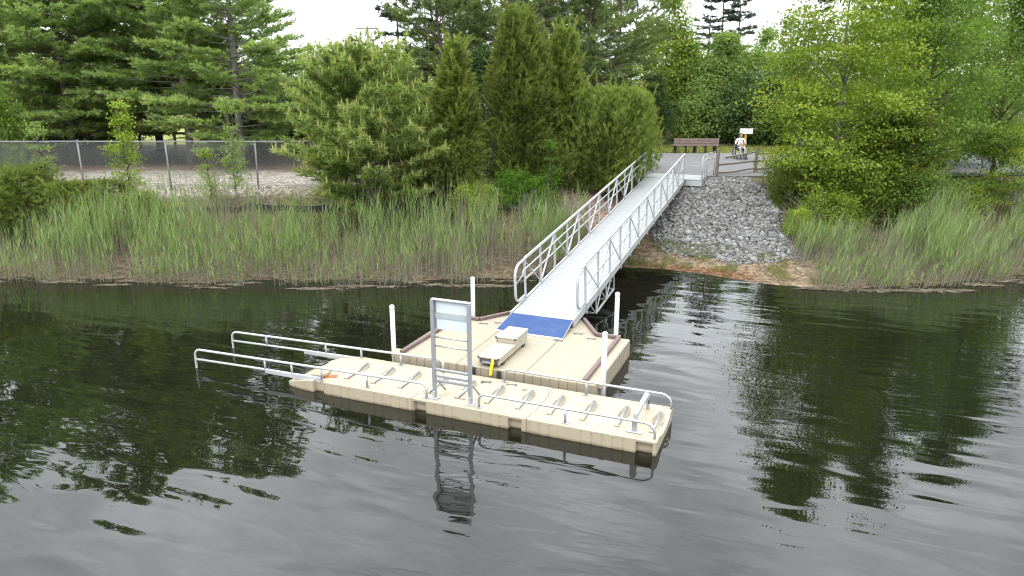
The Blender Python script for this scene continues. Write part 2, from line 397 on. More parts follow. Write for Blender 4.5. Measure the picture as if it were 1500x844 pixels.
def ground_material():
    m = bpy.data.materials.new('ground'); m.use_nodes = True
    n, l = m.node_tree.nodes, m.node_tree.links
    b = n['Principled BSDF']; b.inputs['Roughness'].default_value = 0.95; b.inputs['Specular IOR Level'].default_value = 0.15
    a = n.new('ShaderNodeAttribute'); a.attribute_name = 'soil'
    t = n.new('ShaderNodeTexCoord')
    v = n.new('ShaderNodeTexVoronoi'); v.inputs['Scale'].default_value = 9.0; l.new(t.outputs['Object'], v.inputs['Vector'])
    nz = n.new('ShaderNodeTexNoise'); nz.inputs['Scale'].default_value = 7.0; nz.inputs['Detail'].default_value = 7; nz.inputs['Roughness'].default_value = 0.7
    l.new(t.outputs['Object'], nz.inputs['Vector'])
    sp = n.new('ShaderNodeSeparateColor'); l.new(v.outputs['Color'], sp.inputs[0])
    r1 = n.new('ShaderNodeMapRange'); r1.inputs['To Min'].default_value = 0.5; r1.inputs['To Max'].default_value = 1.5
    l.new(sp.outputs[0], r1.inputs['Value'])
    r2 = n.new('ShaderNodeMapRange'); r2.inputs['From Min'].default_value = 0.3; r2.inputs['From Max'].default_value = 0.7; r2.inputs['To Min'].default_value = 0.6; r2.inputs['To Max'].default_value = 1.35
    l.new(nz.outputs['Fac'], r2.inputs['Value'])
    mu = n.new('ShaderNodeMath'); mu.operation = 'MULTIPLY'; l.new(r1.outputs[0], mu.inputs[0]); l.new(r2.outputs[0], mu.inputs[1])
    vm = n.new('ShaderNodeVectorMath'); vm.operation = 'SCALE'; l.new(a.outputs['Color'], vm.inputs[0]); l.new(mu.outputs[0], vm.inputs['Scale'])
    l.new(vm.outputs[0], b.inputs['Base Color'])
    bp = n.new('ShaderNodeBump'); bp.inputs['Strength'].default_value = 0.7; bp.inputs['Distance'].default_value = 0.05
    l.new(nz.outputs['Fac'], bp.inputs['Height']); l.new(bp.outputs[0], b.inputs['Normal'])
    return m
ground = link_mesh('ground', gme, ground_material()); tag(ground, kind='structure')

# water: still, tannin-dark, with patches of ripple
def water_material():
    m = bpy.data.materials.new('water'); m.use_nodes = True
    n, l = m.node_tree.nodes, m.node_tree.links
    b = n['Principled BSDF']
    b.inputs['Base Color'].default_value = (0.0055, 0.0058, 0.0035, 1)
    b.inputs['Roughness'].default_value = 0.005
    b.inputs['IOR'].default_value = 1.46
    t = n.new('ShaderNodeTexCoord')
    def noise(scale, st, rot, detail, dist=0.0):
        mp = n.new('ShaderNodeMapping'); mp.inputs['Rotation'].default_value = (0, 0, math.radians(rot)); mp.inputs['Scale'].default_value = st
        # rotate first, then stretch
        mr = n.new('ShaderNodeMapping'); mr.inputs['Rotation'].default_value = (0, 0, math.radians(rot))
        mp.inputs['Rotation'].default_value = (0, 0, 0)
        l.new(t.outputs['Object'], mr.inputs[0]); l.new(mr.outputs[0], mp.inputs[0])
        z = n.new('ShaderNodeTexNoise'); z.inputs['Scale'].default_value = scale; z.inputs['Detail'].default_value = detail
        z.inputs['Distortion'].default_value = dist
        l.new(mp.outputs[0], z.inputs['Vector']); return z.outputs['Fac']
    def math_(op, a, c_):
        q = n.new('ShaderNodeMath'); q.operation = op
        for i, v in enumerate((a, c_)):
            if isinstance(v, (int, float)): q.inputs[i].default_value = v
            else: l.new(v, q.inputs[i])
        return q.outputs[0]
    long_ = noise(1.0, (0.55, 1.9, 1), 24, 0.6, 0.4)      # slow swells
    mid_ = noise(2.6, (0.5, 2.0, 1), 16, 1.0, 0.6)         # ripples
    fine = noise(9.0, (0.5, 1.6, 1), 8, 2.0, 0.3)          # cat's-paws
    patch = noise(0.16, (1, 1, 1), 0, 2.0)
    pr = n.new('ShaderNodeMapRange'); pr.inputs['From Min'].default_value = 0.42; pr.inputs['From Max'].default_value = 0.62; pr.inputs['To Min'].default_value = 0.12
    l.new(patch, pr.inputs['Value'])
    hgt = math_('ADD', math_('MULTIPLY', long_, 0.020), math_('MULTIPLY', math_('MULTIPLY', mid_, 0.0058), pr.outputs[0]))
    hgt = math_('ADD', hgt, math_('MULTIPLY', math_('MULTIPLY', fine, 0.0004), pr.outputs[0]))
    bp = n.new('ShaderNodeBump'); bp.inputs['Strength'].default_value = 1.0; bp.inputs['Distance'].default_value = 1.0
    l.new(hgt, bp.inputs['Height']); l.new(bp.outputs[0], b.inputs['Normal'])
    return m
wv = [(-2000, -2000, 0), (2000, -2000, 0), (2000, 40, 0), (-2000, 40, 0)]
water = link_mesh('water', np_mesh('water', wv, [(0, 1, 2, 3)]), water_material()); tag(water, kind='structure')

# asphalt path above the bank, a thin slab with a worn edge
def sheet(name, outline, z, mat, th=0.05):
    mb = MB(); mb.prism(outline, z - th, z); return mb.build(name, mat)
po = []
for x in np.arange(4.4, 40.1, 0.6): po.append((x, 33.35 + (0.0 if x < 12 else (x - 12) * 0.10) + 0.22 * (float(vnoise(x, 0, 0.9, 4)) - .5)))
for x in np.arange(40.0, 4.3, -0.6): po.append((x, 43.9 + (0 if x < 16 else (x - 16) * 0.06) + 0.15 * (float(vnoise(x, 5, 0.8, 4)) - .5)))
path = sheet('path', po, GROUND + 0.055, M_PATH, 0.12); tag(path, kind='structure')

# ------------------------------------------------------------------ riprap: a bed of broken stone on the slope
def stone_mesh(seed):
    r = rng(seed)
    bm = bmesh.new(); bmesh.ops.create_icosphere(bm, subdivisions=1, radius=0.5)
    sc = np.array([1.0, r.uniform(.6, .95), r.uniform(.45, .75)])
    pl = r.normal(size=(5, 3)); pl /= np.linalg.norm(pl, axis=1)[:, None]
    for v in bm.verts:
        p = np.array(v.co) * r.uniform(.85, 1.12)
        for q in pl:                      # flat broken faces
            dq = p @ q
            if dq > 0.30: p = p - q * (dq - 0.30)
        v.co = p * sc
    vs = np.array([v.co[:] for v in bm.verts]); bm.verts.index_update(); fs = np.array([[v.index for v in f.verts] for f in bm.faces]); bm.free()
    return vs, fs
STONES = [stone_mesh(100 + i) for i in range(12)]
def in_riprap(x, y):
    d = y - np.interp(x, SHX, SHY)
    lo = 5.3 + 0.12 * np.maximum(0, y - 27); hi = 10.1 + 0.10 * np.maximum(0, y - 26)
    jag = 0.6 * (vnoise(x, y, 0.9, 11) - .5)
    return (x > lo + jag) & (x < hi + jag) & (d > 1.0 + 1.8 * jag + 0.22 * np.abs(x - 7.6)) & (y < 33.0 + 0.5 * jag)
riprap = empty('riprap_slope', (7.8, 25.6, 0.3)); tag(riprap, kind='structure', label='slope of loose grey broken stone beside the white gangway', cat='stone slope')
r = rng(7)
sx = r.uniform(4.6, 12.2, 22000); sy = r.uniform(24.6, 33.4, 22000)
ok = in_riprap(sx, sy) | ((r.random(len(sx)) < .06) & in_riprap(sx + r.normal(0, .45, len(sx)), sy + r.normal(.25, .5, len(sx)))); sx, sy = sx[ok], sy[ok]
size = np.clip(r.lognormal(math.log(0.105), 0.42, len(sx)), 0.07, 0.42)
order = np.argsort(-size * (30.0 / sy)); sx, sy, size = sx[order], sy[order], size[order]
sz = height(sx, sy) + size * 0.12
smes = []
for i, (vs, fs) in enumerate(STONES):
    smes.append(np_mesh('stone', vs, fs, attr=r.uniform(.25, .75) + r.uniform(-.12, .12, len(fs))))
base = np.array(riprap.location)
for i in range(300):
    o = link_mesh('stone', smes[i % 12], F_STONE, riprap, (sx[i] - base[0], sy[i] - base[1], sz[i] - base[2]), (r.uniform(-.5, .5), r.uniform(-.5, .5), r.uniform(0, 6.28)))
    o.scale = (size[i],) * 3
V, Fc, T = [], [], []; off = 0
for i in range(300, len(sx)):
    vs, fs = STONES[i % 12]
    M = np.array(Matrix.Rotation(r.uniform(0, 6.28), 3, 'Z') @ Matrix.Rotation(r.uniform(-.6, .6), 3, 'X') @ Matrix.Rotation(r.uniform(-.6, .6), 3, 'Y'))
    V.append(vs @ M.T * size[i] + np.array([sx[i], sy[i], sz[i]]) - base); Fc.append(fs + off); off += len(vs)
    T.append(np.clip(r.normal(.5, .28) + r.uniform(-.08, .08, len(fs)), 0, 1))
small = link_mesh('small_stones', np_mesh('small_stones', np.concatenate(V), np.concatenate(Fc), np.concatenate(T)), F_STONE, riprap); tag(small, kind='stuff')

# ------------------------------------------------------------------ dock frame: u along the launch, v towards the shore
YAW = math.radians(-22.3)
DO = Vector((2.53, 11.60, 0))
def DK(u, v, z=0.0): return DO + Vector((math.cos(YAW) * u - math.sin(YAW) * v, math.sin(YAW) * u + math.cos(YAW) * v, z))
BASE = {}
def dthing(name, u, v, z, label, cat, group=None):
    e = empty(name, DK(u, v, z), YAW); BASE[e.name] = (u, v, z); tag(e, label, cat, group); return e
def dpart(root, name, mb, mat, smooth=False, parent=None):
    b = BASE[root.name]
    mb.v = [(p[0] - b[0], p[1] - b[1], p[2] - b[2]) for p in mb.v]
    o = mb.build(name, mat, root if parent is None else parent, smooth)
    return o

def flute(u, pitch=0.2, depth=0.013):
    ph = (u / pitch) % 1.0
    return depth if ph < 0.10 else 0.0

# --- kayak launch float: three moulded modules with fluted sides, side pockets, a sunken lane and roller wells
Z_L = 0.28
launch = dthing('kayak_launch', -4.0, 0.77, 0.0, 'long narrow tan plastic floating kayak launch with rollers and low side rails', 'boat launch')
ROLL = [-6.72 + 0.655 * i for i in range(11)]
POCK = [-7.15, -4.72, -2.68, -0.22]
def launch_z(u, v):
    d = abs(v - 0.80)
    z = Z_L
    lane = max(0.0, min(1.0, (0.50 - d) / 0.10)); lane = lane * lane * (3 - 2 * lane)
    z -= 0.055 * lane
    groove = 1.0 if (abs(v - 0.20) < 0.018 or abs(v - 1.38) < 0.018) else 0.0
    z -= 0.007 * groove
    for ru in ROLL:                                     # oval wells
        e = ((u - ru) / 0.10) ** 2 + ((v - 1.02) / 0.27) ** 2
        if e < 1: z -= 0.085 * (1 - e) ** 0.5
        e = ((u - ru) / 0.05) ** 2 + ((v - 0.42) / 0.06) ** 2
        if e < 1: z -= 0.03 * (1 - e)
    if u < -6.95:                                        # bow slopes into the water
        t = min(1, (-6.95 - u) / 1.1); z -= 0.20 * t * t
    if u > -0.12:                                        # scooped stern edge
        z -= 0.06 * max(0, 1 - (d / 0.45) ** 2)
    if abs((u * 2.5) % 1.0) < 0.05 and (v < 0.3 or v > 1.3): z -= 0.005
    return z
def launch_module(u0, u1, bow=False):
    us = [u0]
    while us[-1] < u1 - 1e-6: us.append(min(u1, us[-1] + 0.028))
    W = 1.55
    nv_ = 44
    rows = []
    for u in us:
        ins0, ins1 = flute(u), flute(u)
        for pk in POCK:
            dpk = abs(u - pk)
            if dpk < 0.13: ins0 = max(ins0, 0.10)
        if bow and u < -7.0:
            t = min(1, (-7.0 - u) / 1.05)
            ins1 += 0.80 * (1 - math.sqrt(max(0, 1 - t * t)))
            ins0 += 0.16 * (1 - math.sqrt(max(0, 1 - t * t)))
        ends = 0.012 if (u - u0 < 0.02 or u1 - u < 0.02) else 0.0
        v0, v1 = ins0 + ends, W - ins1 - ends
        row = []
        zt0 = launch_z(u, max(v0, 0.0)); zt1 = launch_z(u, v1)
        l0 = 0.0 + ends + (ins0 - flute(u) if (bow and u < -7.0) else 0.0); l1 = W - ends - (ins1 - flute(u))
        v0 = l0 + (v0 - l0); row += [(u, v0, -0.18), (u, v0, 0.06), (u, v0, zt0 - 0.065), (u, l0, zt0 - 0.05), (u, l0, zt0 - 0.014)]
        v0, w0, v1, w1 = l0, v0, l1, v1
        for k in range(nv_ + 1):
            a = k / nv_
            v = v0 + 0.02 + (v1 - v0 - 0.04) * a
            row.append((u, v, launch_z(u, v) - (ends * .6)))
        row += [(u, v1, zt1 - 0.014), (u, v1, zt1 - 0.05), (u, w1, zt1 - 0.065), (u, w1, 0.06), (u, w1, -0.18)]
        rows.append(row)
    m = len(rows[0]); mb = MB()
    vs = [p for rw in rows for p in rw]
    fs = [(i * m + k, (i + 1) * m + k, (i + 1) * m + k + 1, i * m + k + 1) for i in range(len(rows) - 1) for k in range(m - 1)]
    fs += [tuple(range(m)), tuple((len(rows) - 1) * m + k for k in range(m - 1, -1, -1))]
    mb.add(vs, fs); return mb
dpart(launch, 'bow_section', launch_module(-8.05, -4.905, True), M_TAN)
dpart(launch, 'float_section', launch_module(-4.895, -2.455), M_TAN)
dpart(launch, 'float_section', launch_module(-2.445, 0.0), M_TAN)
for ru in ROLL:
    mb = MB(); mb.tube([(ru, 0.40, Z_L - 0.02), (ru, 0.80, Z_L - 0.055 + 0.022), (ru, 1.22, Z_L + 0.005)], 0.030, 8)
    ro = dpart(launch, 'roller', mb, M_ALU, True)
    mb = MB(); mb.box((ru, 0.40, Z_L - 0.03), (0.09, 0.05, 0.05), ch=0.006); dpart(launch, 'roller_bracket', mb, M_TAN, parent=None)
def rail(pts, r=0.024, n=8):
    mb = MB(); mb.tube(pts, r, n); return mb
def flange(u, v, z=Z_L, w=0.13):
    mb = MB(); mb.box((u, v, z + 0.008), (w, 0.10, 0.012), ch=0.003); return mb
# shore-end low rails, one each side
for v, us, ue, post in ((0.11, -3.47, -0.06, -1.72), (1.46, -3.50, -0.02, -1.72)):
    zt_ = Z_L + 0.28
    pts = [(us, v, Z_L)] + arc((us + 0.12, v, zt_ - 0.12), 0.12, math.pi, math.pi / 2, 5) + arc((ue - 0.2, v, zt_ - 0.2), 0.2, math.pi / 2, 0.0, 6) + [(ue, v, Z_L - 0.01)]
    hr = dpart(launch, 'handrail', rail(pts), M_ALU, True)
    dpart(launch, 'rail_post', rail([(post, v, Z_L), (post, v, zt_)], 0.026), M_ALU, True)
    dpart(launch, 'flange', flange(us, v), M_ALU); dpart(launch, 'flange', flange(post, v), M_ALU)
mb = MB(); mb.box((-0.46, 0.78, Z_L + 0.30), (0.085, 0.98, 0.085), ch=0.008)
dpart(launch, 'grab_bar', mb, M_WHITE)
mb = MB(); mb.box((-0.46, 0.27, Z_L + 0.13), (0.085, 0.085, 0.26), ch=0.006); dpart(launch, 'grab_bar_post', mb, M_ALU)
dpart(launch, 'flange', flange(-0.46, 0.24, w=0.3), M_WHITE)
mb = MB(); mb.box((-0.44, 1.30, Z_L + 0.14), (0.06, 0.05, 0.28), ch=0.005); dpart(launch, 'grab_bar_post', mb, M_ALU)
mb = MB(); mb.tube(arc((-0.40, 1.18, Z_L + 0.20), 0.035, 0, 5.5, 8, 'yz'), 0.010, 6); dpart(launch, 'hook', mb, M_BLACK)
# long entry rails reaching out over the water
for v, ue, u_in, u_end, zt_, lowr, posts in ((0.11, -10.62, -8.02, -4.62, 0.53, -7.15, (-8.62, -7.90)), (1.46, -10.78, -7.35, -4.95, 0.50, -7.05, (-9.72, -8.0))):
    zlo = zt_ - 0.235
    top = [(u_end, v, Z_L)] + arc((u_end - 0.12, v, zt_ - 0.07), 0.12, 0.0, math.pi / 2, 5) + [(-7.2, v, zt_)] + arc((ue + 0.16, v, zt_ - 0.12 - 0.04), 0.16, math.pi / 2, math.pi, 6) + [(ue, v, 0.1), (ue, v, -0.25)]
    top = [(p[0], p[1], p[2] - max(0.0, (-7.2 - p[0])) * 0.022) for p in top]
    dpart(launch, 'entry_handrail', rail(top, 0.027), M_WHITE, True)
    low = [(ue, v, zlo - 0.08), (-8.7, v, zlo - 0.03), (lowr, v, zlo)]
    dpart(launch, 'entry_lower_rail', rail(low, 0.026), M_WHITE, True)
    mb = MB(); mb.box(((-8.62 + lowr) / 2, v, zlo - 0.055), (abs(lowr + 8.62), 0.05, 0.10), ch=0.012); dpart(launch, 'kick_plate', mb, M_WHITE)
    for q in posts + (lowr + 0.02,):
        dz = max(0.0, -7.2 - q) * 0.022
        mb = MB(); mb.tube([(q, v, zlo - dz), (q, v, zt_ - dz)], 0.024, 8)
        dpart(launch, 'rail_post', mb, M_WHITE, True)
    for q in (-6.0, u_end):
        mb = MB(); mb.tube([(q, v, Z_L), (q, v, zt_)], 0.026, 8); dpart(launch, 'rail_post', mb, M_ALU, True)
        dpart(launch, 'flange', flange(q, v), M_ALU)
for (u, v) in ((-7.02, 0.30), (-7.62, 0.42)):
    mb = MB(); z = launch_z(u, v); mb.box((u, v, z + 0.004), (0.26, 0.13, 0.008), rz=0.5, ry=-0.10 if u > -7.3 else -0.22, ch=0.002)
    dpart(launch, 'orange_marker', mb, M_ORG)
mb = MB(); mb.box((-7.30, 0.33, 0.31), (0.36, 0.30, 0.10), rz=0.1, ry=-.1, ch=0.045); dpart(launch, 'moulded_pad', mb, M_TAN, True)
def bowtie(u, v, z, a=0.0):
    P_ = [(-.11, -.05), (-.04, -.022), (.04, -.022), (.11, -.05), (.11, .05), (.04, .022), (-.04, .022), (-.11, .05)]
    q = [(u + x * math.cos(a) - y * math.sin(a), v + x * math.sin(a) + y * math.cos(a)) for x, y in P_]
    b = 0.0
    mb = MB(); n = len(q)
    # two trapezoids butted at the waist
    for s in ((0, 1, 6, 7), (1, 2, 5, 6), (2, 3, 4, 5)):
        mb.prism([q[i] for i in s], z - 0.01, z + 0.006)
    return mb
for u, v in ((-4.02, 0.36), (-3.85, 1.30), (-3.30, 1.36)):
    dpart(launch, 'connector', bowtie(u, v, launch_z(u, v) , 0.2), M_CONN)
mb = MB(); mb.tube([(-2.98, 1.30, Z_L - 0.04), (-2.98, 1.30, Z_L + 0.006)], 0.07, 16); dpart(launch, 'port_plug', mb, M_TAN)

# --- floating platform
Z_P = 0.42
plat = dthing('floating_platform', -3.95, 3.2, 0.0, 'wide tan plastic floating platform with brown edge bumpers at the gangway foot', 'floating dock')
def fluted_block(u0, u1, v0, v1, z1, pitch=0.2, dep=0.012):
    pts = []
    def side(a, b, nrm):
        L = math.hypot(b[0] - a[0], b[1] - a[1]); n = max(1, round(L / pitch)); t = ((b[0] - a[0]) / L, (b[1] - a[1]) / L)
        for i in range(n):
            s0 = L * i / n
            for ds, ins in ((0.0 if i else 0.02, 0), (L / n - 0.022, 0), (L / n - 0.018, dep), (L / n - 0.004, dep)):
                s = min(L - 0.02, s0 + ds); pts.append((a[0] + t[0] * s - nrm[0] * ins, a[1] + t[1] * s - nrm[1] * ins))
    side((u0, v0), (u1, v0), (0, -1)); side((u1, v0), (u1, v1), (1, 0)); side((u1, v1), (u0, v1), (0, 1)); side((u0, v1), (u0, v0), (-1, 0))
    mb = MB(); mb.prism(pts, -0.25, z1, 0.016); return mb
for i in range(3):
    a = -6.30 + i * 1.575
    dpart(plat, 'deck_section', fluted_block(a, a + 1.567, 1.68, 4.62, Z_P), M_TAN2)
mb = MB(); mb.prism([(-5.42, 4.63), (-2.44, 4.63), (-3.10, 5.62), (-4.80, 5.62)], -0.25, Z_P, 0.016); dpart(plat, 'gusset_section', mb, M_TAN2)
def bumper(path_, w=0.09, h=0.075):
    for (a, b) in zip(path_[:-1], path_[1:]):
        a3, b3 = Vector((*a, 0)), Vector((*b, 0)); dlt = b3 - a3; c_ = (a3 + b3) / 2
        mb = MB(); mb.box((c_.x, c_.y, Z_P + 0.010 + h / 2), (dlt.length - 0.01, w, h), rz=math.atan2(dlt.y, dlt.x), ch=0.012)
        dpart(plat, 'bumper', mb, M_BUMP)
bumper([(-1.84, 1.72), (-1.84, 4.54), (-2.40, 4.54), (-3.02, 5.56)])
bumper([(-6.14, 1.72), (-6.06, 4.54), (-5.50, 4.54), (-4.88, 5.50)])
POLES = [((-6.43, 1.88), 'white capped pole at the platform corner alongside the long entry rails'), ((-5.78, 4.76), 'white capped pole at the platform corner behind the ladder-like sign frame'),
         ((-1.98, 4.80), 'white capped pole at the platform corner beside the gangway truss'), ((-1.50, 1.93), 'white capped pole at the platform corner beside the low shore-end rail')]
for (u, v), lb in POLES:
    uu = u + (0.12 if u < -3 else -0.12) * (1 if v < 3 else 0); vv = v - (0.1 if v > 3 else 0)
    mb = MB(); mb.box((uu, vv, Z_P - 0.06), (0.26 if v < 3 else 0.24, 0.22, 0.14), ch=0.02)
    dpart(plat, 'pole_bracket', mb, M_TAN)
    t = dthing('mooring_pole', u, v, -0.6, lb, 'pole', 'white poles at the platform corners')
    mb = MB(); mb.tube([(u, v, -0.6), (u, v, Z_P + 1.02)], 0.054, 16); dpart(t, 'shaft', mb, M_PVC, True)
    mb = MB(); mb.tube([(u, v, Z_P + 0.98), (u, v, Z_P + 1.05)], 0.059, 16); mb.tube([(u, v, Z_P + 1.05), (u, v, Z_P + 1.07), (u, v, Z_P + 1.078)], 0.059, 16, 0.03)
    dpart(t, 'cap', mb, M_PVC)
for u, v, a in ((-5.3, 4.36, 0.1), (-4.95, 4.55, .4), (-2.85, 4.52, 0.2), (-2.45, 4.30, 0.1), (-3.15, 3.9, 0)):
    dpart(plat, 'connector', bowtie(u, v, Z_P + 0.004, a), M_CONN)
for u in (-4.32, -3.72):
    mb = MB(); mb.box((u, 1.655, 0.33), (0.09, 0.045, 0.16), ch=0.01); mb.box((u, 1.628, 0.30), (0.05, 0.02, 0.08)); dpart(plat, 'side_coupler', mb, M_BLACK)

# --- stepped transfer bench
tb = dthing('transfer_bench', -4.0, 2.6, Z_P, 'stepped tan transfer bench on the platform with yellow strap hanging off its end', 'bench')
mb = MB(); mb.box((-4.0, 2.60, Z_P + 0.205), (0.50, 1.72, 0.030), ch=0.012); dpart(tb, 'lower_seat', mb, M_SEAT)
mb = MB(); mb.box((-4.0, 3.10, Z_P + 0.335), (0.50, 0.80, 0.032), ch=0.012); dpart(tb, 'upper_seat', mb, M_SEAT)
for su in (-1, 1):
    mb = MB(); mb.box((-4.0 + su * 0.225, 2.60, Z_P + 0.125), (0.03, 1.68, 0.125), ch=0.005); dpart(tb, 'side_panel', mb, M_SEAT)
    mb = MB(); mb.box((-4.0 + su * 0.225, 3.10, Z_P + 0.272), (0.03, 0.78, 0.09), ch=0.005); dpart(tb, 'side_panel', mb, M_SEAT)
    for vv in (2.0, 3.2):
        mb = MB(); mb.box((-4.0 + su * 0.225, vv, Z_P + 0.035), (0.07, 0.10, 0.055), ch=0.006); dpart(tb, 'foot', mb, M_BLACK)
    for vv, zz in ((1.745, 0.205), (2.705, 0.335)):
        mb = MB(); mb.box((-4.0 + su * 0.235, vv, Z_P + zz), (0.04, 0.03, 0.042), ch=0.008); dpart(tb, 'end_cap', mb, M_BLACK)
mb = MB(); mb.box((-4.0, 2.72, Z_P + 0.27), (0.40, 0.012, 0.085)); dpart(tb, 'riser', mb, M_SEAT)
mb = MB(); mb.box((-4.0, 1.79, Z_P + 0.12), (0.40, 0.05, 0.13), ch=0.01); e_ = dpart(tb, 'end_box', mb, M_CONN)
mb = MB(); mb.box((-4.0, 1.758, Z_P + 0.10), (0.30, 0.014, 0.05)); dpart(tb, 'end_plate', mb, M_ALU)
mb = MB(); mb.tube([(-3.90, 1.74, Z_P + 0.18), (-3.88, 1.70, Z_P + 0.14), (-3.90, 1.665, Z_P + 0.02), (-3.89, 1.63, Z_P - 0.10), (-3.90, 1.60, Z_P - 0.13)], 0.036, 7)
dpart(tb, 'strap', mb, M_YEL, True)

# --- ladder-like frame with a sign panel, seen from behind
sf = dthing('information_board', -4.07, 0.17, Z_L, 'tall aluminium ladder-like frame carrying a pale sign panel on the launch', 'sign')
for u in (-4.46, -3.68):
    mb = MB(); mb.box((u, 0.17, Z_L + 1.02), (0.07, 0.07, 2.03), ch=0.006); dpart(sf, 'post', mb, M_ALU)
    mb = MB(); mb.box((u, 0.17, Z_L + 0.012), (0.17, 0.15, 0.016), ch=0.003)
    mb.box((u, 0.12, Z_L + 0.09), (0.05, 0.03, 0.14), ch=0.003); dpart(sf, 'foot_plate', mb, M_WHITE)
for z, rr in ((1.58, 0.016), (1.40, 0.016)):
    mb = MB(); mb.tube([(-4.43, 0.17, z), (-3.71, 0.17, z)], rr, 8); dpart(sf, 'thin_rung', mb, M_ALU, True)
for z in (0.90, 0.77, 0.67):
    mb = MB(); mb.box((-4.07, 0.17, z), (0.71, 0.05, 0.05), ch=0.006); dpart(sf, 'rung', mb, M_ALU)
for u in (-4.46, -3.68):
    mb = MB(); mb.tube([(u, 0.19, 0.72), (u, 0.62, Z_L)], 0.022, 6); dpart(sf, 'brace', mb, M_ALU, True)
mb = MB(); mb.box((-4.07, 0.225, 2.03), (0.80, 0.016, 0.60), ch=0.003); dpart(sf, 'sign_panel', mb, M_PANEL)
mb = MB(); mb.box((-4.07, 0.208, 2.02), (0.71, 0.016, 0.115)); dpart(sf, 'back_band', mb, M_BAND)
mb = MB(); mb.box((-4.07, 0.205, 2.335), (0.85, 0.10, 0.018), ch=0.003); dpart(sf, 'top_cap', mb, M_WHITE)
for u in (-4.415, -3.725):
    mb = MB(); mb.box((u, 0.211, 2.03), (0.03, 0.012, 0.58)); dpart(sf, 'panel_edge', mb, M_ALU)

# ------------------------------------------------------------------ gangway: local x across, y up the slope, z normal
GU, GV, GZ, GL = -3.94, 4.90, 0.62, 15.65
g_pitch = math.asin((2.22 - GZ) / GL)
gang = empty('gangway', DK(GU, GV, GZ), YAW, 0.0)
gang.rotation_mode = 'QUATERNION'
gang.rotation_quaternion = (Matrix.Rotation(YAW, 3, 'Z') @ Matrix.Rotation(g_pitch, 3, 'X')).to_quaternion()
tag(gang, 'long white sloping gangway with truss handrails from bank to floating platform', 'gangway')
HW = 0.80
pm = MB().box((0, 0, -0.02), (2 * HW - 0.02, 0.190, 0.036), ch=0.006).mesh('plank')
npl = int(GL / 0.2)
for i in range(npl):
    link_mesh('plank', pm, M_DECKW, gang, (0, 0.1 + i * 0.2, 0))
for sx_ in (-1, 1):
    mb = MB(); mb.box((sx_ * (HW + 0.035), GL / 2, -0.085), (0.055, GL, 0.21), ch=0.006); mb.build('side_channel', M_WHITE, gang)
    x = sx_ * (HW + 0.035)
    TT = [1.05 + 2.4 * k for k in range(7)]
    BB = [2.25 + 2.4 * k for k in range(6)]
    for s in sorted(TT + BB):
        mb = MB(); mb.box((x, s, 0.56), (0.05, 0.05, 1.07), ch=0.004); mb.build('rail_post', M_WHITE, gang)
        mb = MB(); mb.box((x + sx_ * 0.04, s, -0.10), (0.022, 0.07, 0.30), ch=0.003); mb.build('post_gusset', M_WHITE, gang)
    for k, b in enumerate(BB):
        for t_ in (TT[k], TT[k + 1]):
            a3, b3 = Vector((x, b, 0.04)), Vector((x, t_, 1.06))
            dlt = b3 - a3
            mb = MB(); mb.box(((a3 + b3) / 2), (0.038 if t_ > b else 0.026, dlt.length, 0.044 if t_ > b else 0.026), rx=math.atan2(dlt.z, dlt.y))
            mb.build('diagonal', M_WHITE, gang)
    mb = MB(); mb.box((x, (1.05 + GL) / 2 - 0.05, 1.115), (0.062, GL - 1.2, 0.055), ch=0.006); mb.build('top_rail', M_WHITE, gang)
    mb = MB(); mb.box((x, (1.05 + GL) / 2 - 0.05, 0.53), (0.030, GL - 1.15, 0.035), ch=0.003); mb.build('mid_rail', M_WHITE, gang)
    xi = sx_ * (HW - 0.05)
    mb = MB()
    pts = [(x, 1.06, 1.10)] + arc((x, 0.66, 0.80), 0.30, math.pi / 2, math.pi, 6, 'yz') + arc((x, 0.60, 0.34), 0.24, math.pi, 1.5 * math.pi, 6, 'yz') + [(x, 1.05, 0.10)]
    mb.tube(pts, 0.036, 8); mb.build('rail_end_loop', M_WHITE, gang, True)
    mb = MB()
    pts = [(xi, GL - 0.1, 0.90), (xi, 1.0, 0.90)] + arc((xi, 0.80, 0.79), 0.11, math.pi / 2, math.pi, 5, 'yz') + [(x, 0.42, 0.62)]
    mb.tube(pts, 0.021, 8); mb.build('handrail', M_WHITE, gang, True)
    for s in TT[1:]:
        mb = MB(); mb.tube([(xi, s, 0.90), (x, s, 0.86)], 0.012, 6); mb.build('rail_bracket', M_WHITE, gang, True)
for k in range(13):
    mb = MB(); mb.box((0, 0.5 + k * 1.22, -0.13), (2 * HW - 0.02, 0.06, 0.16)); mb.build('cross_beam', M_WHITE, gang)
# shallow truss hung below the deck near the foot
for sx_ in (-1, 1):
    x = sx_ * (HW + 0.03)
    mb = MB()
    mb.box((x, 3.0, -0.66), (0.045, 1.9, 0.045)); 
    for a, b in (((1.5, -0.19), (2.05, -0.66)), ((2.05, -0.66), (2.55, -0.19)), ((2.55, -0.19), (3.1, -0.66)), ((3.1, -0.66), (3.6, -0.19)), ((3.95, -0.66), (3.95, -0.19)), ((2.07, -0.66), (2.07, -0.19)), ((3.1, -0.66), (3.1, -0.19))):
        mb.tube([(x, a[0], a[1]), (x, b[0], b[1])], 0.020, 6)
    mb.build('under_truss', M_WHITE, gang)
for s in (2.05, 3.1, 3.95):
    mb = MB(); mb.box((0, s, -0.66), (2 * HW, 0.04, 0.04)); mb.build('under_strut', M_WHITE, gang)
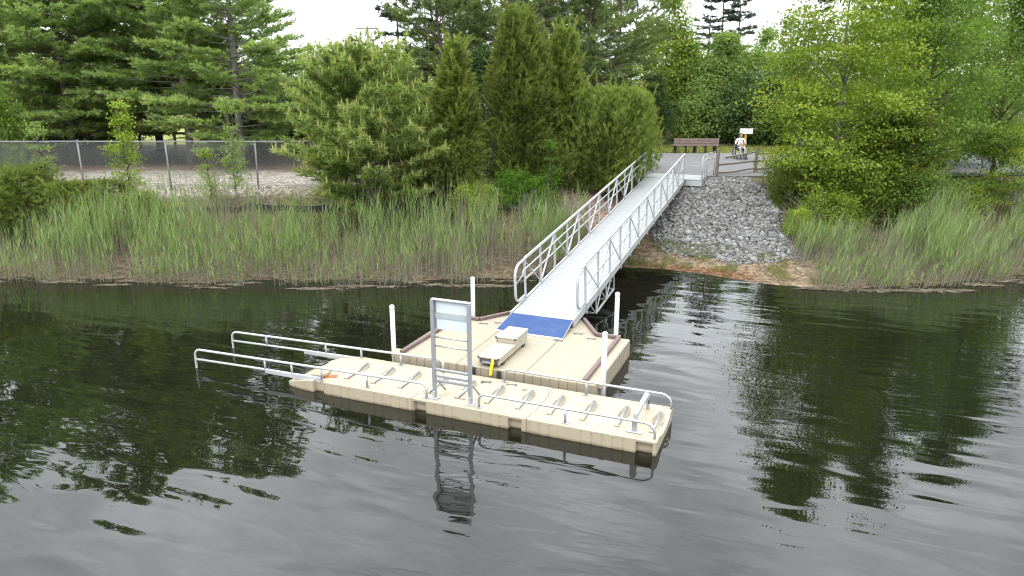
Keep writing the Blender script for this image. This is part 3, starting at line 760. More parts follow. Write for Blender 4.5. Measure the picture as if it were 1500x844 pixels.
# blue transition plate down to the platform
tp = dthing('transition_plate', -3.94, 4.5, Z_P, 'blue non-slip ramp plate with white rim at the gangway foot', 'ramp plate')
def ramp(u0, u1, zoff, th, v0=3.98, v1=4.90):
    zr = lambda v: Z_P + 0.020 + (v - 3.95) / 0.95 * (GZ - Z_P - 0.020) + zoff
    z0, z1 = zr(v0), zr(v1)
    mb = MB(); vs = []
    for dz in (-th, 0):
        vs += [(u0 - .05, v0, z0 + dz), (u1 + 0.04, v0, z0 + dz), (u1, v1, z1 + dz), (u0, v1, z1 + dz)]
    mb.add(vs, [(3, 2, 1, 0), (4, 5, 6, 7), (0, 1, 5, 4), (1, 2, 6, 5), (2, 3, 7, 6), (3, 0, 4, 7)]); return mb
dpart(tp, 'ramp_plate', ramp(-4.76, -3.10, -0.006, 0.012, 3.95), M_WHITE)
dpart(tp, 'blue_surface', ramp(-4.745, -3.115, 0.0, 0.005, 4.02), M_BLUE)

# ------------------------------------------------------------------ landing at the top of the bank
ld = dthing('landing_platform', -3.6, 21.3, 1.9, 'white landing platform with slim side rails at the head of the gangway', 'landing')
ZL = 2.215
mb = MB(); mb.box((-3.62, 21.35, ZL - 0.02), (2.50, 1.62, 0.04), ch=0.006); dpart(ld, 'landing_deck', mb, M_DECKW)
mb = MB(); mb.box((-2.72, 20.56, ZL - 0.16), (0.66, 0.04, 0.23), ch=0.004); dpart(ld, 'fascia', mb, M_WHITE)
mb = MB(); mb.box((-2.39, 21.35, ZL - 0.16), (0.04, 1.56, 0.23), ch=0.004); dpart(ld, 'fascia', mb, M_WHITE)
for u in (-2.45, -4.7):
    mb = MB(); mb.box((u, 20.75, 1.75), (0.10, 0.10, 0.62)); dpart(ld, 'pier', mb, M_CONN)
def small_rail(pts, zs, posts, nm='side_rail'):
    for z in zs:
        mb = MB(); mb.tube([(p[0], p[1], ZL + z) for p in pts], 0.020, 8); dpart(ld, nm, mb, M_WHITE, True)
    for p in posts:
        mb = MB(); mb.tube([(p[0], p[1], ZL - 0.1), (p[0], p[1], ZL + zs[0])], 0.022, 8); dpart(ld, 'rail_post', mb, M_WHITE, True)
small_rail([(-2.40, 20.7), (-2.40, 22.1), (-2.20, 23.0)], (0.98, 0.72, 0.12), [(-2.40, 20.7), (-2.40, 21.4), (-2.40, 22.1), (-2.20, 23.0)])
small_rail([(-4.85, 20.6), (-4.85, 22.2)], (1.05, 0.62), [(-4.85, 20.65), (-4.85, 22.2)])
mb = MB(); mb.box((-4.85, 21.9, ZL + 0.86), (0.012, 0.5, 0.36)); dpart(ld, 'end_panel', mb, M_GALV)
mb = MB(); mb.tube([(-2.42, 20.78, ZL + 0.55), (-2.95, 20.80, ZL + 0.55)], 0.016, 6); dpart(ld, 'stub_rail', mb, M_WHITE, True)

# ------------------------------------------------------------------ things on the bank
PZ = GROUND + 0.055
# long bench with a slatted back, seen from behind
bn = empty('park_bench', (10.95, 44.35, 2.08), math.radians(-3)); tag(bn, 'long brown slatted bench on five dark posts at the path edge', 'bench')
for i in range(5):
    mb = MB(); mb.box((-1.17 + i * 0.585, 0.0, 0.42), (0.11, 0.10, 0.84), ch=0.01); mb.build('post', M_DARKW, bn)
    mb = MB(); mb.box((-1.17 + i * 0.585, 0.30, 0.40), (0.09, 0.55, 0.07)); mb.build('seat_bearer', M_DARKW, bn)
for k in range(3):
    mb = MB(); mb.box((0, -0.075, 0.52 + k * 0.155), (2.66, 0.045, 0.142), rx=-0.06, ch=0.008); mb.build('back_slat', M_SLAT, bn)
for k in range(3):
    mb = MB(); mb.box((0, 0.16 + k * 0.16, 0.46), (2.66, 0.145, 0.04), ch=0.008); mb.build('seat_slat', M_SLAT, bn)
for i in (0, 2, 4):
    mb = MB(); mb.box((-1.17 + i * 0.585, 0.52, 0.2), (0.09, 0.09, 0.40)); mb.build('front_leg', M_DARKW, bn)

# small white board on a yellow timber post
sp_ = empty('sign_post', (13.02, 41.6, PZ - 0.05)); tag(sp_, 'blank white board on a yellow timber post behind the wheelchair', 'sign')
mb = MB(); mb.box((-0.02, 0, 0.68), (0.11, 0.11, 1.36), ch=0.008); mb.build('post', M_YPOST, sp_)
mb = MB(); mb.box((-0.02, -0.075, 1.48), (0.72, 0.025, 0.30), ch=0.006); mb.build('board', M_SHIRT, sp_)
mb = MB(); mb.box((-0.02, -0.05, 1.40), (0.66, 0.02, 0.05)); mb.build('board_batten', M_YPOST, sp_)

# split-rail fence along the top of the stone slope
fe = empty('split_rail_fence', (9.25, 33.35, 2.0)); tag(fe, 'rustic split-rail wooden fence between the stone slope and the path', 'fence')
FP = [(0, 0), (2.2, 1.42), (4.5, 2.75), (6.9, 3.9)]
for i, (x, y) in enumerate(FP):
    q = rng(50 + i); mb = MB()
    mb.tube([(x, y, -0.15), (x + .01, y, 0.5), (x + q.uniform(-.03, .03), y, 1.28 if i else 1.34)], 0.085, 7, 0.072); mb.build('post', M_WOOD, fe)
for i in range(3):
    a, b = FP[i], FP[i + 1]
    for k, z in enumerate((0.30, 0.66, 1.02)):
        t0, z0, z1 = 0.0, z, z + 0.03
        if i == 0 and k == 2: t0, z0, z1 = 0.20, z - 0.10, z + 0.10       # top rail has slipped out of the first post
        q = rng(60 + i * 5 + k)
        pts = []
        for s in np.linspace(t0, 1.0, 5):
            pts.append((a[0] + (b[0] - a[0]) * s, a[1] + (b[1] - a[1]) * s - 0.01, z0 + (z1 - z0) * s + q.uniform(-.018, .018) - 0.03 * math.sin(math.pi * s)))
        mb = MB(); mb.tube(pts, 0.050, 6, 0.040); mb.build('rail', M_WOOD, fe)

# chain-link fence on the left bank
FY, FX0, FX1, FH = 30.5, -36.0, -0.6, 1.83
cf = empty('chain_link_fence', (-18, FY, GROUND)); tag(cf, 'long galvanised chain-link fence above the reed bed', 'fence')
def fz(x): return GROUND - 0.02
q = rng(77)
for x in np.arange(-35.9, FX1, 3.62):
    lean = q.uniform(-.02, .03)
    mb = MB(); mb.tube([(x + 18 + .0, 0.03, -0.4), (x + 18 - lean * 2 , 0.03, FH + 0.02)], 0.034, 8); mb.tube([(x + 18 - lean * 2, 0.03, FH + 0.02), (x + 18 - lean * 2, 0.03, FH + 0.06)], 0.042, 8, 0.02)
    mb.build('post', M_GALV, cf, True)
for z, rr, nm in ((FH - 0.01, 0.021, 'top_rail'), (0.02, 0.008, 'bottom_wire')):
    mb = MB(); mb.tube([(x + 18, 0.0, z + 0.006 * math.sin(x * 1.3)) for x in np.arange(FX0, FX1 + .1, 1.2)], rr, 6); mb.build(nm, M_GALV, cf, True)
V, Fq = [], []; sp = 0.105; ww = 0.0026
for x in np.arange(FX0 - FH, FX1 + FH, sp):
    for sgn in (1, -1):
        x0, x1, z0, z1 = (x, x + FH, 0.03, FH + 0.03) if sgn > 0 else (x + FH, x, 0.03, FH + 0.03)
        # clip to the fence length
        ts = [0.0, 1.0]
        for lim, hi in ((FX0, False), (FX1, True)):
            ta = (lim - x0) / (x1 - x0)
            if (x1 > x0) != hi: ts[0] = max(ts[0], ta)
            else: ts[1] = min(ts[1], ta)
        if ts[1] - ts[0] < 0.01: continue
        a = (x0 + (x1 - x0) * ts[0], z0 + (z1 - z0) * ts[0]); b = (x0 + (x1 - x0) * ts[1], z0 + (z1 - z0) * ts[1])
        y = 0.004 * sgn; k = len(V); dx, dz = (ww, -ww * sgn)
        V += [(a[0] + 18 - dx, y, a[1] - dz), (a[0] + 18 + dx, y, a[1] + dz), (b[0] + 18 + dx, y, b[1] + dz), (b[0] + 18 - dx, y, b[1] - dz)]
        V += [(p[0], p[1] + 0.006, p[2]) for p in V[-4:]]
        Fq += [(k, k + 1, k + 2, k + 3), (k + 7, k + 6, k + 5, k + 4), (k, k + 3, k + 7, k + 4), (k + 1, k + 5, k + 6, k + 2)]
o = link_mesh('wire_mesh', np_mesh('wire_mesh', V, Fq), M_GALV, cf); tag(o, kind='stuff')

# low black sheeting barrier half hidden behind the reeds
sb_ = empty('sheet_barrier', (-12, 28.6, 1.0)); tag(sb_, 'low black sheeting barrier half hidden behind the reeds', 'barrier')
q = rng(31); xs = np.arange(-20.0, -4.0, 0.5)
top = [h1(x, 28.9) + 0.18 * float(vnoise(x, 0, 1.6, 2) > .35) + .06 + q.uniform(-.05, .05) for x in xs]; yy_ = [28.9 + q.uniform(-.08, .08) for x in xs]
V, Fq = [], []
for x, t_, y in zip(xs, top, yy_):
    g = h1(x, 28.9) - 0.15
    V += [(x + 12, y - 28.6, g - 1.0), (x + 12, y - 28.6 + .05, t_ - 1.0), (x + 12, y - 28.6 + .08, t_ - 1.0), (x + 12, y - 28.6 + .03, g - 1.0)]
for i in range(len(xs) - 1):
    for k in range(3): Fq.append((i * 4 + k, (i + 1) * 4 + k, (i + 1) * 4 + k + 1, i * 4 + k + 1))
link_mesh('sheet', np_mesh('sheet', V, Fq, smooth=True), M_SHEET, sb_)
for x in np.arange(-19.5, -4, 2.4):
    mb = MB(); g = h1(x, 28.9); mb.box((x + 12, 28.82 - 28.6, g + 0.15 - 1.0), (0.04, 0.035, 0.95)); mb.build('stake', M_WOOD, sb_)

# driftwood and roots at the foot of the stone slope
dw = empty('driftwood_pile', (10.2, 26.2, 0.4)); tag(dw, 'bleached sticks and red-brown root tangle beside the stones', 'driftwood')
for i, (a, b, rr) in enumerate((((-.45, .6, .22), (.75, -1.0, .05), .055), ((-.3, .45, .12), (1.1, -.6, .04), .045), ((-.6, .1, .15), (.2, -.7, .06), .04))):
    mb = MB(); m_ = tuple((p + q_) / 2 + 0.04 for p, q_ in zip(a, b)); mb.tube([a, m_, b], rr, 7, rr * .7); mb.build('log', M_LOG, dw, True)
q = rng(5)
for i in range(16):
    mb = MB(); p = [Vector((-.45 + q.normal() * .15, .55 + q.normal() * .12, .1))]
    dr = Vector((q.normal(), q.normal() * .6, abs(q.normal()) * .7 + .1)).normalized()
    for s in range(4): dr = (dr + Vector(q.normal(size=3)) * .4).normalized(); p.append(p[-1] + dr * q.uniform(.08, .2))
    mb.tube(p, 0.022, 5, 0.006); mb.build('root', M_ROOT, dw)

# far utility pole
up_ = empty('utility_pole', (bx(545, 80), 80, GROUND)); tag(up_, 'distant wooden utility pole with crossarm above the pines', 'utility pole')
zp = zt(40, 80) - GROUND
mb = MB(); mb.tube([(0, 0, 0), (0, 0, zp + 0.1)], 0.16, 8, 0.11); mb.build('pole', M_BARKG, up_, True)
mb = MB(); mb.box((-0.1, -0.12, zp - 0.15), (2.2, 0.1, 0.12)); mb.build('crossarm', M_BARKG, up_)
for x in (-1.0, -0.5, 0.45, 0.85):
    mb = MB(); mb.tube([(x, -0.12, zp - 0.09), (x, -0.12, zp + 0.06)], 0.05, 6, 0.03); mb.build('insulator', M_GALV, up_)
# dark timber rail beyond the pines
rf = empty('timber_rail', (bx(258, 47), 47, GROUND)); tag(rf, 'dark timber rail on posts at the lawn edge behind the pines', 'fence')
for x in (-2.2, 0.0, 2.2):
    mb = MB(); mb.box((x, 0, 0.55), (0.12, 0.12, 1.1)); mb.build('post', M_DARKW, rf)
mb = MB(); mb.box((0, -0.08, 1.0), (5.2, 0.05, 0.12)); mb.build('rail', M_DARKW, rf)

# ------------------------------------------------------------------ person in a wheelchair, facing the water
wc = empty('wheelchair', (12.5, 40.7, PZ)); tag(wc, 'wheelchair on the path behind the split-rail fence', 'wheelchair')
for sx_ in (-1, 1):
    x = sx_ * 0.29
    w_ = MB(); w_.tube(arc((x, 0.12, 0.30), 0.285, 0, 2 * math.pi, 28, 'yz'), 0.020, 8, cap=False); wo = w_.build('rear_wheel', M_BLACK, wc, True)
    mb = MB(); mb.tube(arc((x + sx_ * .04, 0.12, 0.30), 0.245, 0, 2 * math.pi, 28, 'yz'), 0.010, 6, cap=False); mb.build('hand_rim', M_ALU, wo, True)
    mb = MB()
    for k in range(12):
        a = k * math.pi / 6; mb.tube([(x, 0.12, 0.30), (x, 0.12 + 0.28 * math.cos(a), 0.30 + 0.28 * math.sin(a))], 0.005, 4)
    mb.tube([(x - .03, .12, .30), (x + .03, .12, .30)], 0.035, 10); mb.build('spokes', M_ALU, wo)
    cw = MB(); cw.tube(arc((x * .9, -0.38, 0.09), 0.07, 0, 2 * math.pi, 16, 'yz'), 0.02, 6, cap=False); cw.tube([(x * .9 - .02, -.38, .09), (x * .9 + .02, -.38, .09)], .06, 10); cw.build('caster_wheel', M_BLACK, wc, True)
    mb = MB(); mb.tube([(x * .86, 0.30, 0.98), (x * .86, 0.25, 0.95), (x * .86, 0.22, 0.50), (x * .86, -0.30, 0.48), (x * .86, -0.42, 0.30), (x * .80, -0.55, 0.10)], 0.014, 8)
    mb.tube([(x * .86, 0.22, 0.50), (x * .86, 0.12, 0.30), (x * .86, -0.38, 0.18), (x * .86, -0.30, 0.48)], 0.013, 8); mb.build('side_frame', M_ALU, wc, True)
    mb = MB(); mb.box((x * .92, -0.02, 0.69), (0.05, 0.36, 0.03), ch=0.01); mb.tube([(x * .9, 0.12, 0.68), (x * .9, 0.12, 0.48)], .012, 6); mb.build('armrest', M_BLACK, wc)
    mb = MB(); mb.box((x * .45, -0.60, 0.10), (0.15, 0.14, 0.02), rx=0.3, ch=0.005); mb.build('footrest', M_BLACK, wc)
mb = MB(); mb.box((0, -0.04, 0.49), (0.46, 0.44, 0.06), ch=0.02); mb.build('seat', M_BLACK, wc)
mb = MB(); mb.box((0, 0.24, 0.74), (0.45, 0.05, 0.44), rx=-0.08, ch=0.02); mb.build('backrest', M_BLACK, wc)

def build_person():
    J = {}; E_ = []; R = []
    verts = []
    def jv(n, p, r_): J[n] = len(verts); verts.append(p); R.append(r_)
    def ed(a, b): E_.append((J[a], J[b]))
    jv('pelvis', (0, 0.08, 0.60), (0.17, 0.13)); jv('belly', (0, 0.07, 0.76), (0.17, 0.135)); jv('chest', (0, 0.09, 0.95), (0.175, 0.125)); jv('collar', (0, 0.10, 1.06), (0.13, 0.09))
    jv('neck', (0, 0.085, 1.12), (0.058, 0.058)); jv('jaw', (0, 0.055, 1.19), (0.070, 0.080)); jv('brow', (0, 0.06, 1.27), (0.082, 0.098)); jv('crown', (0, 0.075, 1.335), (0.055, 0.065))
    jv('nose', (0, -0.035, 1.225), (0.014, 0.018))
    for a, b in (('pelvis', 'belly'), ('belly', 'chest'), ('chest', 'collar'), ('collar', 'neck'), ('neck', 'jaw'), ('jaw', 'brow'), ('brow', 'crown'), ('jaw', 'nose')): ed(a, b)
    for s, n in ((-1, 'L'), (1, 'R')):
        jv('sh' + n, (s * 0.20, 0.09, 1.02), (0.070, 0.070)); jv('el' + n, (s * 0.285, 0.04, 0.78), (0.050, 0.050)); jv('wr' + n, (s * 0.17, -0.17, 0.70), (0.032, 0.032)); jv('ha' + n, (s * 0.12, -0.235, 0.695), (0.032, 0.020))
        ed('collar', 'sh' + n); ed('sh' + n, 'el' + n); ed('el' + n, 'wr' + n); ed('wr' + n, 'ha' + n)
        for k in range(4):
            jv('f%d' % k + n, (s * (0.085 + 0.017 * k), -0.285 - 0.004 * (k % 2), 0.688), (0.009, 0.009)); jv('g%d' % k + n, (s * (0.078 + 0.017 * k), -0.305 + 0.004 * k, 0.665), (0.008, 0.008))
            ed('ha' + n, 'f%d' % k + n); ed('f%d' % k + n, 'g%d' % k + n)
        jv('th' + n, (s * 0.085, -0.225, 0.715), (0.010, 0.010)); ed('ha' + n, 'th' + n)
        jv('hip' + n, (s * 0.11, 0.02, 0.59), (0.105, 0.10)); jv('kn' + n, (s * 0.135, -0.40, 0.61), (0.068, 0.068)); jv('an' + n, (s * 0.125, -0.52, 0.20), (0.046, 0.046)); jv('to' + n, (s * 0.135, -0.68, 0.145), (0.042, 0.030))
        ed('pelvis', 'hip' + n); ed('hip' + n, 'kn' + n); ed('kn' + n, 'an' + n); ed('an' + n, 'to' + n)
    me = bpy.data.meshes.new('person'); me.from_pydata(verts, E_, []); me.update()
    o = bpy.data.objects.new('person_rig', me); COL.objects.link(o)
    sk = o.modifiers.new('skin', 'SKIN'); sk.use_smooth_shade = True
    if not me.skin_vertices:
        bm = bmesh.new(); bm.from_mesh(me); bm.verts.layers.skin.verify(); bm.to_mesh(me); bm.free()
    for i, d in enumerate(me.skin_vertices[0].data):
        d.radius = R[i]; d.use_root = (i == 0)
    ss = o.modifiers.new('sub', 'SUBSURF'); ss.levels = ss.render_levels = 2
    dg = bpy.context.evaluated_depsgraph_get(); dg.update()
    nm = bpy.data.meshes.new_from_object(o.evaluated_get(dg))
    bpy.data.objects.remove(o)
    nm.materials.clear()
    for m_ in (M_SKIN, M_SHIRT, M_PANTS, M_BLACK): nm.materials.append(m_)
    for p in nm.polygons:
        x, y, z = p.center
        mi = 0
        if z > 1.105: mi = 0
        elif y < -0.62 and z < .25: mi = 3
        elif z < 0.27: mi = 3
        elif z < 0.665 and (y > -0.06 or z < 0.66) and not (y < -0.2 and z > 0.655): mi = 2
        elif abs(x) > 0.19 and z < 0.84 or (y < -0.03 and z > 0.64): mi = 3 if (abs(x) > .14 and z < .80) else 0
        else: mi = 1
        if y < -0.10 and z < 0.685 and z > .3: mi = 2
        p.material_index = mi; p.use_smooth = True
    return nm
pm_ = build_person()
person = bpy.data.objects.new('person', pm_); COL.objects.link(person); person.location = (12.5, 40.70, PZ)
tag(person, 'person in white shirt and grey trousers seated in the wheelchair', 'person')
bm = bmesh.new(); bmesh.ops.create_uvsphere(bm, u_segments=14, v_segments=9, radius=1)
for v in bm.verts:
    v.co = Vector((v.co.x * 0.092, v.co.y * 0.10 + 0.095, v.co.z * 0.085 + 1.30))
bmesh.ops.delete(bm, geom=[v for v in bm.verts if v.co.z < 1.24 or (v.co.y < 0.03 and v.co.z < 1.31)], context='VERTS')
hm = bpy.data.meshes.new('hair'); bm.to_mesh(hm); bm.free(); link_mesh('hair', hm, M_HAIR, person)
for sx_ in (-1, 1):
    mb = MB(); mb.tube([(sx_ * 0.030, -0.022, 1.245), (sx_ * 0.030, -0.034, 1.245)], 0.010, 8); mb.build('eye', M_BLACK, person)
    mb = MB(); mb.box((sx_ * 0.083, 0.07, 1.225), (0.016, 0.03, 0.055), ch=0.006); mb.build('ear', M_SKIN, person)
mb = MB(); mb.box((0, -0.030, 1.178), (0.045, 0.01, 0.010)); mb.build('mouth', M_ROOT, person)

# ------------------------------------------------------------------ vegetation builders
def unit(a): return a / np.maximum(1e-9, np.linalg.norm(a, axis=-1, keepdims=True))
def needle_tris(C, D, k, L, w, spread, up, r, tint):
    n = len(C)
    d = D[:, None, :] + spread * r.normal(size=(n, k, 3)); d[..., 2] += up; d = unit(d)
    s = unit(np.cross(d, r.normal(size=(n, k, 3)))) * (w / 2)
    ln = L * r.uniform(.65, 1.2, (n, k, 1))
    c_ = C[:, None, :] + np.zeros_like(d)
    v = np.stack([c_ - s, c_ + s, c_ + d * ln], 2).reshape(-1, 3)
    t = np.clip(tint[:, None] + r.normal(0, .09, (n, k)), 0, 1).ravel()
    return v, t
def leaf_quads(C, size, r, tint, flat=1.0, wr=0.55):
    n = len(C)
    nrm = r.normal(size=(n, 3)); nrm[:, 2] += flat; nrm = unit(nrm)
    a = unit(np.cross(nrm, r.normal(size=(n, 3)))); b = np.cross(nrm, a)
    s = (size * r.uniform(.65, 1.25, n))[:, None]
    v = np.stack([C + a * s, C + b * s * wr + nrm * s * .12, C - a * s * .9, C - b * s * wr + nrm * s * .12], 1).reshape(-1, 3)
    return v, tint
def tri_mesh(name, v, t): return np_mesh(name, v, np.arange(len(v)).reshape(-1, 3), t)
def quad_mesh(name, v, t): return np_mesh(name, v, np.arange(len(v)).reshape(-1, 4), t)
def polyline_trunk(mb, r, H, r0, bend, n=9, sides=8, top=1.0, lean=(0, 0)):
    pts = []; x = y = 0.0
    for i in range(n):
        s = i / (n - 1); pts.append((x + lean[0] * s, y + lean[1] * s, -0.3 + (H * top + 0.3) * s)); x += r.normal() * bend; y += r.normal() * bend
    mb.tube(pts, r0, sides, r0 * 0.12)
    return np.array(pts)

def conifer(seed, H, base, Rmax, prof, dz, nb, elev, curve, td, ts, nl, nw, k, spread, up, r0, t0=0.3, bend=0.03, dead=0, tint0=0.35, tipt=0.3, candles=0.0, hskip=0.0):
    r = rng(seed); mb = MB()
    tp_ = polyline_trunk(mb, r, H, r0, bend)
    C, D, T, cand = [], [], [], []
    h = base
    def trunk_at(h):
        return np.array([np.interp(h, tp_[:, 2], tp_[:, 0]), np.interp(h, tp_[:, 2], tp_[:, 1]), h])
    while h < H - 0.25:
        hr = (h - base) / (H - base)
        if r.random() > hskip:
            for b in range(int(nb + r.integers(-1, 2))):
                L = max(0.15, Rmax * prof(hr) * r.uniform(.62, 1.12)); az = r.uniform(0, 2 * math.pi); e = elev(hr) + r.normal() * .09
                t = np.linspace(0, 1, 6); ca, sa = math.cos(az), math.sin(az)
                o = trunk_at(h + r.uniform(-.5, .5) * dz * .6)
                def at(t):
                    t = np.asarray(t)
                    rad = L * t * math.cos(e); z = L * t * math.sin(e) + curve * L * t * t
                    sw = L * .06 * np.sin(t * 3 + az * 7)
                    return o + np.stack([ca * rad - sa * sw, sa * rad + ca * sw, z], -1)
                mb.tube([tuple(p) for p in at(t)], 0.010 * L + 0.008, 4, 0.004, cap=False)
                nt = int(L * td * (1 - t0)) + 3
                tt = t0 + (1 - t0) * r.random(nt) ** .8; tt[-1] = 1.0
                P0 = at(tt); tang = unit(at(np.minimum(1.02, tt + .02)) - at(tt - .02))
                side = np.where(r.random(nt) < .5, -1, 1)[:, None]
                lat = np.array([-sa, ca, 0.0])
                ang = r.uniform(.5, 1.1, nt)[:, None]; ang[-1] = 0.05
                dirs = unit(tang * np.cos(ang) + lat * np.sin(ang) * side + np.array([0, 0, 1.0]) * (r.normal(.05, .14, nt)[:, None]))
                tl = (0.26 * L * (1.15 - .75 * tt) + .12) * r.uniform(.7, 1.25, nt)
                bt = np.clip(r.normal(tint0, .12), .05, .8)
                m = np.maximum(2, (tl / ts).astype(int) + 1)
                for j in range(nt):
                    q = np.linspace(0.25, 1, m[j])[:, None]
                    C.append(P0[j] + dirs[j] * q * tl[j] + r.normal(size=(m[j], 3)) * .025); D.append(np.repeat(dirs[j][None], m[j], 0)); T.append(bt + tipt * (q[:, 0] - .4))
                    if candles and r.random() < candles: cand.append(P0[j] + dirs[j] * tl[j])
        h += dz * r.uniform(.75, 1.25)
    # leader
    q = np.linspace(0, 1, 14)[:, None]; top = tp_[-1]
    C.append(top - np.array([0, 0, 1.4]) * q); D.append(np.repeat(np.array([[0, 0, 1.0]]), 14, 0)); T.append(np.full(14, tint0 + .1))
    C, D, T = np.concatenate(C), np.concatenate(D), np.concatenate(T)
    v, t = needle_tris(C, D, k, nl, nw, spread, up, r, T)
    if cand:
        cd = np.array(cand); n = len(cd)
        vv, t2 = needle_tris(np.repeat(cd, 3, 0), np.tile([[0, 0, 1.0]], (n * 3, 1)), 1, .32, .050, .10, .5, r, np.full(n * 3, 1.0))
        v = np.concatenate([v, vv]); t = np.concatenate([t, t2])
    for i in range(dead):       # bare lower branches
        h = r.uniform(base * .35, base * 1.3); az = r.uniform(0, 6.28); L = r.uniform(.8, 2.6); o = trunk_at(h); ca, sa = math.cos(az), math.sin(az)
        p = [tuple(o + np.array([ca * L * s, sa * L * s, L * (.12 * s - .28 * s * s) + r.normal() * .03])) for s in np.linspace(0, 1, 5)]
        mb.tube(p, 0.025, 4, 0.006, cap=False)
        for j in range(4):
            s = r.uniform(.3, 1); a2 = az + r.uniform(-1, 1); pb = np.array(p[min(4, int(s * 4))]); mb.tube([tuple(pb), tuple(pb + np.array([math.cos(a2), math.sin(a2), r.uniform(-.3, .2)]) * r.uniform(.3, .8))], 0.008, 3, 0.003, cap=False)
    return mb.mesh('trunk', True), tri_mesh('crown', v, t)

def cedar(seed, H, R, prof, n, L=0.26, k=8, wisps=60, w=0.040, upb=0.9, stems=1, low=0.05):
    r = rng(seed); mb = MB()
    tips = []
    for s in range(stems):
        a = r.uniform(0, 6.28); ln = (0, 0) if s == 0 else (math.cos(a) * R * .55, math.sin(a) * R * .55)
        tips.append(polyline_trunk(mb, r, H * (1 if s == 0 else r.uniform(.65, .9)), 0.05 + 0.012 * H, 0.02, lean=ln))
    h = low + (1 - low) * r.random(n) ** 1.25; az = r.uniform(0, 6.28, n)
    lump = 0.42 + 1.05 * vnoise(np.cos(az) * 2.2 + 5, h * H * .9 + np.sin(az) * 2.2, .8, seed % 13)
    rad = R * np.array([prof(q) for q in h]) * lump * (1 - .62 * r.random(n) ** 1.9)
    C = np.stack([np.cos(az) * rad, np.sin(az) * rad, h * H], 1)
    ci = r.integers(0, stems, n)
    for s in range(stems):
        m = ci == s; tp_ = tips[s]
        hs = C[m, 2]
        C[m, 0] += np.interp(hs, tp_[:, 2], tp_[:, 0]); C[m, 1] += np.interp(hs, tp_[:, 2], tp_[:, 1])
    D = unit(np.stack([np.cos(az) * .75, np.sin(az) * .75, np.full(n, upb) * (0.35 + .9 * h)], 1) + r.normal(size=(n, 3)) * .18)
    T = np.clip(.42 + .45 * (lump - .95) + r.normal(0, .10, n), 0, 1)
    v, t = needle_tris(C, D, k, L, w, .42, .12, r, T)
    VW, TW = [v], [t]
    for i in range(wisps):       # feathery shoots that break the outline
        j = r.integers(0, n); p = C[j].copy(); d = unit(D[j] + np.array([0, 0, .5])); ln = r.uniform(.35, .9); m = 9
        q = np.linspace(0, 1, m)[:, None]; cc = p + d * q * ln + np.array([0, 0, -.12]) * q ** 2 * ln
        vv, t2 = needle_tris(cc, np.repeat(d[None], m, 0), 6, .16, .032, .5, .1, r, np.clip(T[j] + .12 + .1 * q[:, 0], 0, 1)); VW.append(vv); TW.append(t2)
    for i in range(28):
        j = r.integers(0, n); mb.tube([(0, 0, C[j, 2] * .8), tuple(C[j] * np.array([.5, .5, .93])), tuple(C[j])], 0.018, 4, 0.004, cap=False)
    return mb.mesh('trunk', True), tri_mesh('crown', np.concatenate(VW), np.concatenate(TW))

def broad(seed, H, R, zlo, ncl, per, leaf, clr, flat=0.45, thr=0.42, r0=0.12, limbs=46, gap=1.6, topw=0.55, stems=1, bend=0.08, off=(0, 0), wr=.55):
    r = rng(seed); mb = MB()
    tr = [polyline_trunk(mb, r, H * .93 * (1 if s == 0 else r.uniform(.7, .95)), r0 * (1 if s == 0 else .7), bend, lean=(off[0] + (r.normal() * R * .35 if s else 0), off[1] + (r.normal() * R * .35 if s else 0))) for s in range(stems)]
    P = []
    while len(P) < ncl:
        h = r.random(); az = r.uniform(0, 6.28)
        env = (math.sin(math.pi * min(1, max(0.02, h)) ** 0.75) ** .7) * (1 - (1 - topw) * h)
        rr = R * env * math.sqrt(r.uniform(.05, 1))
        z = zlo + (H - zlo) * h
        p = np.array([math.cos(az) * rr, math.sin(az) * rr, z])
        g = float(vnoise(p[0] + p[2] * .37, p[1] - p[2] * .53, gap * .55, seed % 17)) * .5 + float(vnoise(p[0] * .6 + p[1] * .6, p[2], gap * .5, (seed + 5) % 17)) * .5
        if g < thr: continue
        P.append(p)
    P = np.array(P)
    for s in range(stems):
        m = np.arange(ncl) % stems == s; t_ = tr[s]
        P[m, 0] += np.interp(P[m, 2], t_[:, 2], t_[:, 0]); P[m, 1] += np.interp(P[m, 2], t_[:, 2], t_[:, 1])
    for i in r.choice(ncl, min(limbs, ncl), replace=False):
        t_ = tr[i % stems]; p = P[i]; hz = max(0.25, p[2] - .45 * np.hypot(p[0], p[1]) - .25)
        o = np.array([np.interp(hz, t_[:, 2], t_[:, 0]), np.interp(hz, t_[:, 2], t_[:, 1]), hz])
        mid = o + (p - o) * .5 + np.array([0, 0, .12 * np.linalg.norm(p - o)]) + r.normal(size=3) * .08
        L_ = np.linalg.norm(p - o); mb.tube([tuple(o), tuple((o + mid) / 2), tuple(mid), tuple((mid + p) / 2 + r.normal(size=3) * .05), tuple(p)], min(r0 * .5, 0.012 * L_ + .012), 5, 0.005, cap=False)
    ct = np.clip(r.normal(.45, .20, ncl), 0, 1)
    C = np.repeat(P, per, 0) + r.normal(size=(ncl * per, 3)) * clr * np.array([1, 1, flat])
    T = np.clip(np.repeat(ct, per) + r.normal(0, .08, ncl * per), 0, 1)
    v, t = leaf_quads(C, leaf, r, T, 0.9, wr)
    return mb.mesh('trunk', True), quad_mesh('crown', v, t)

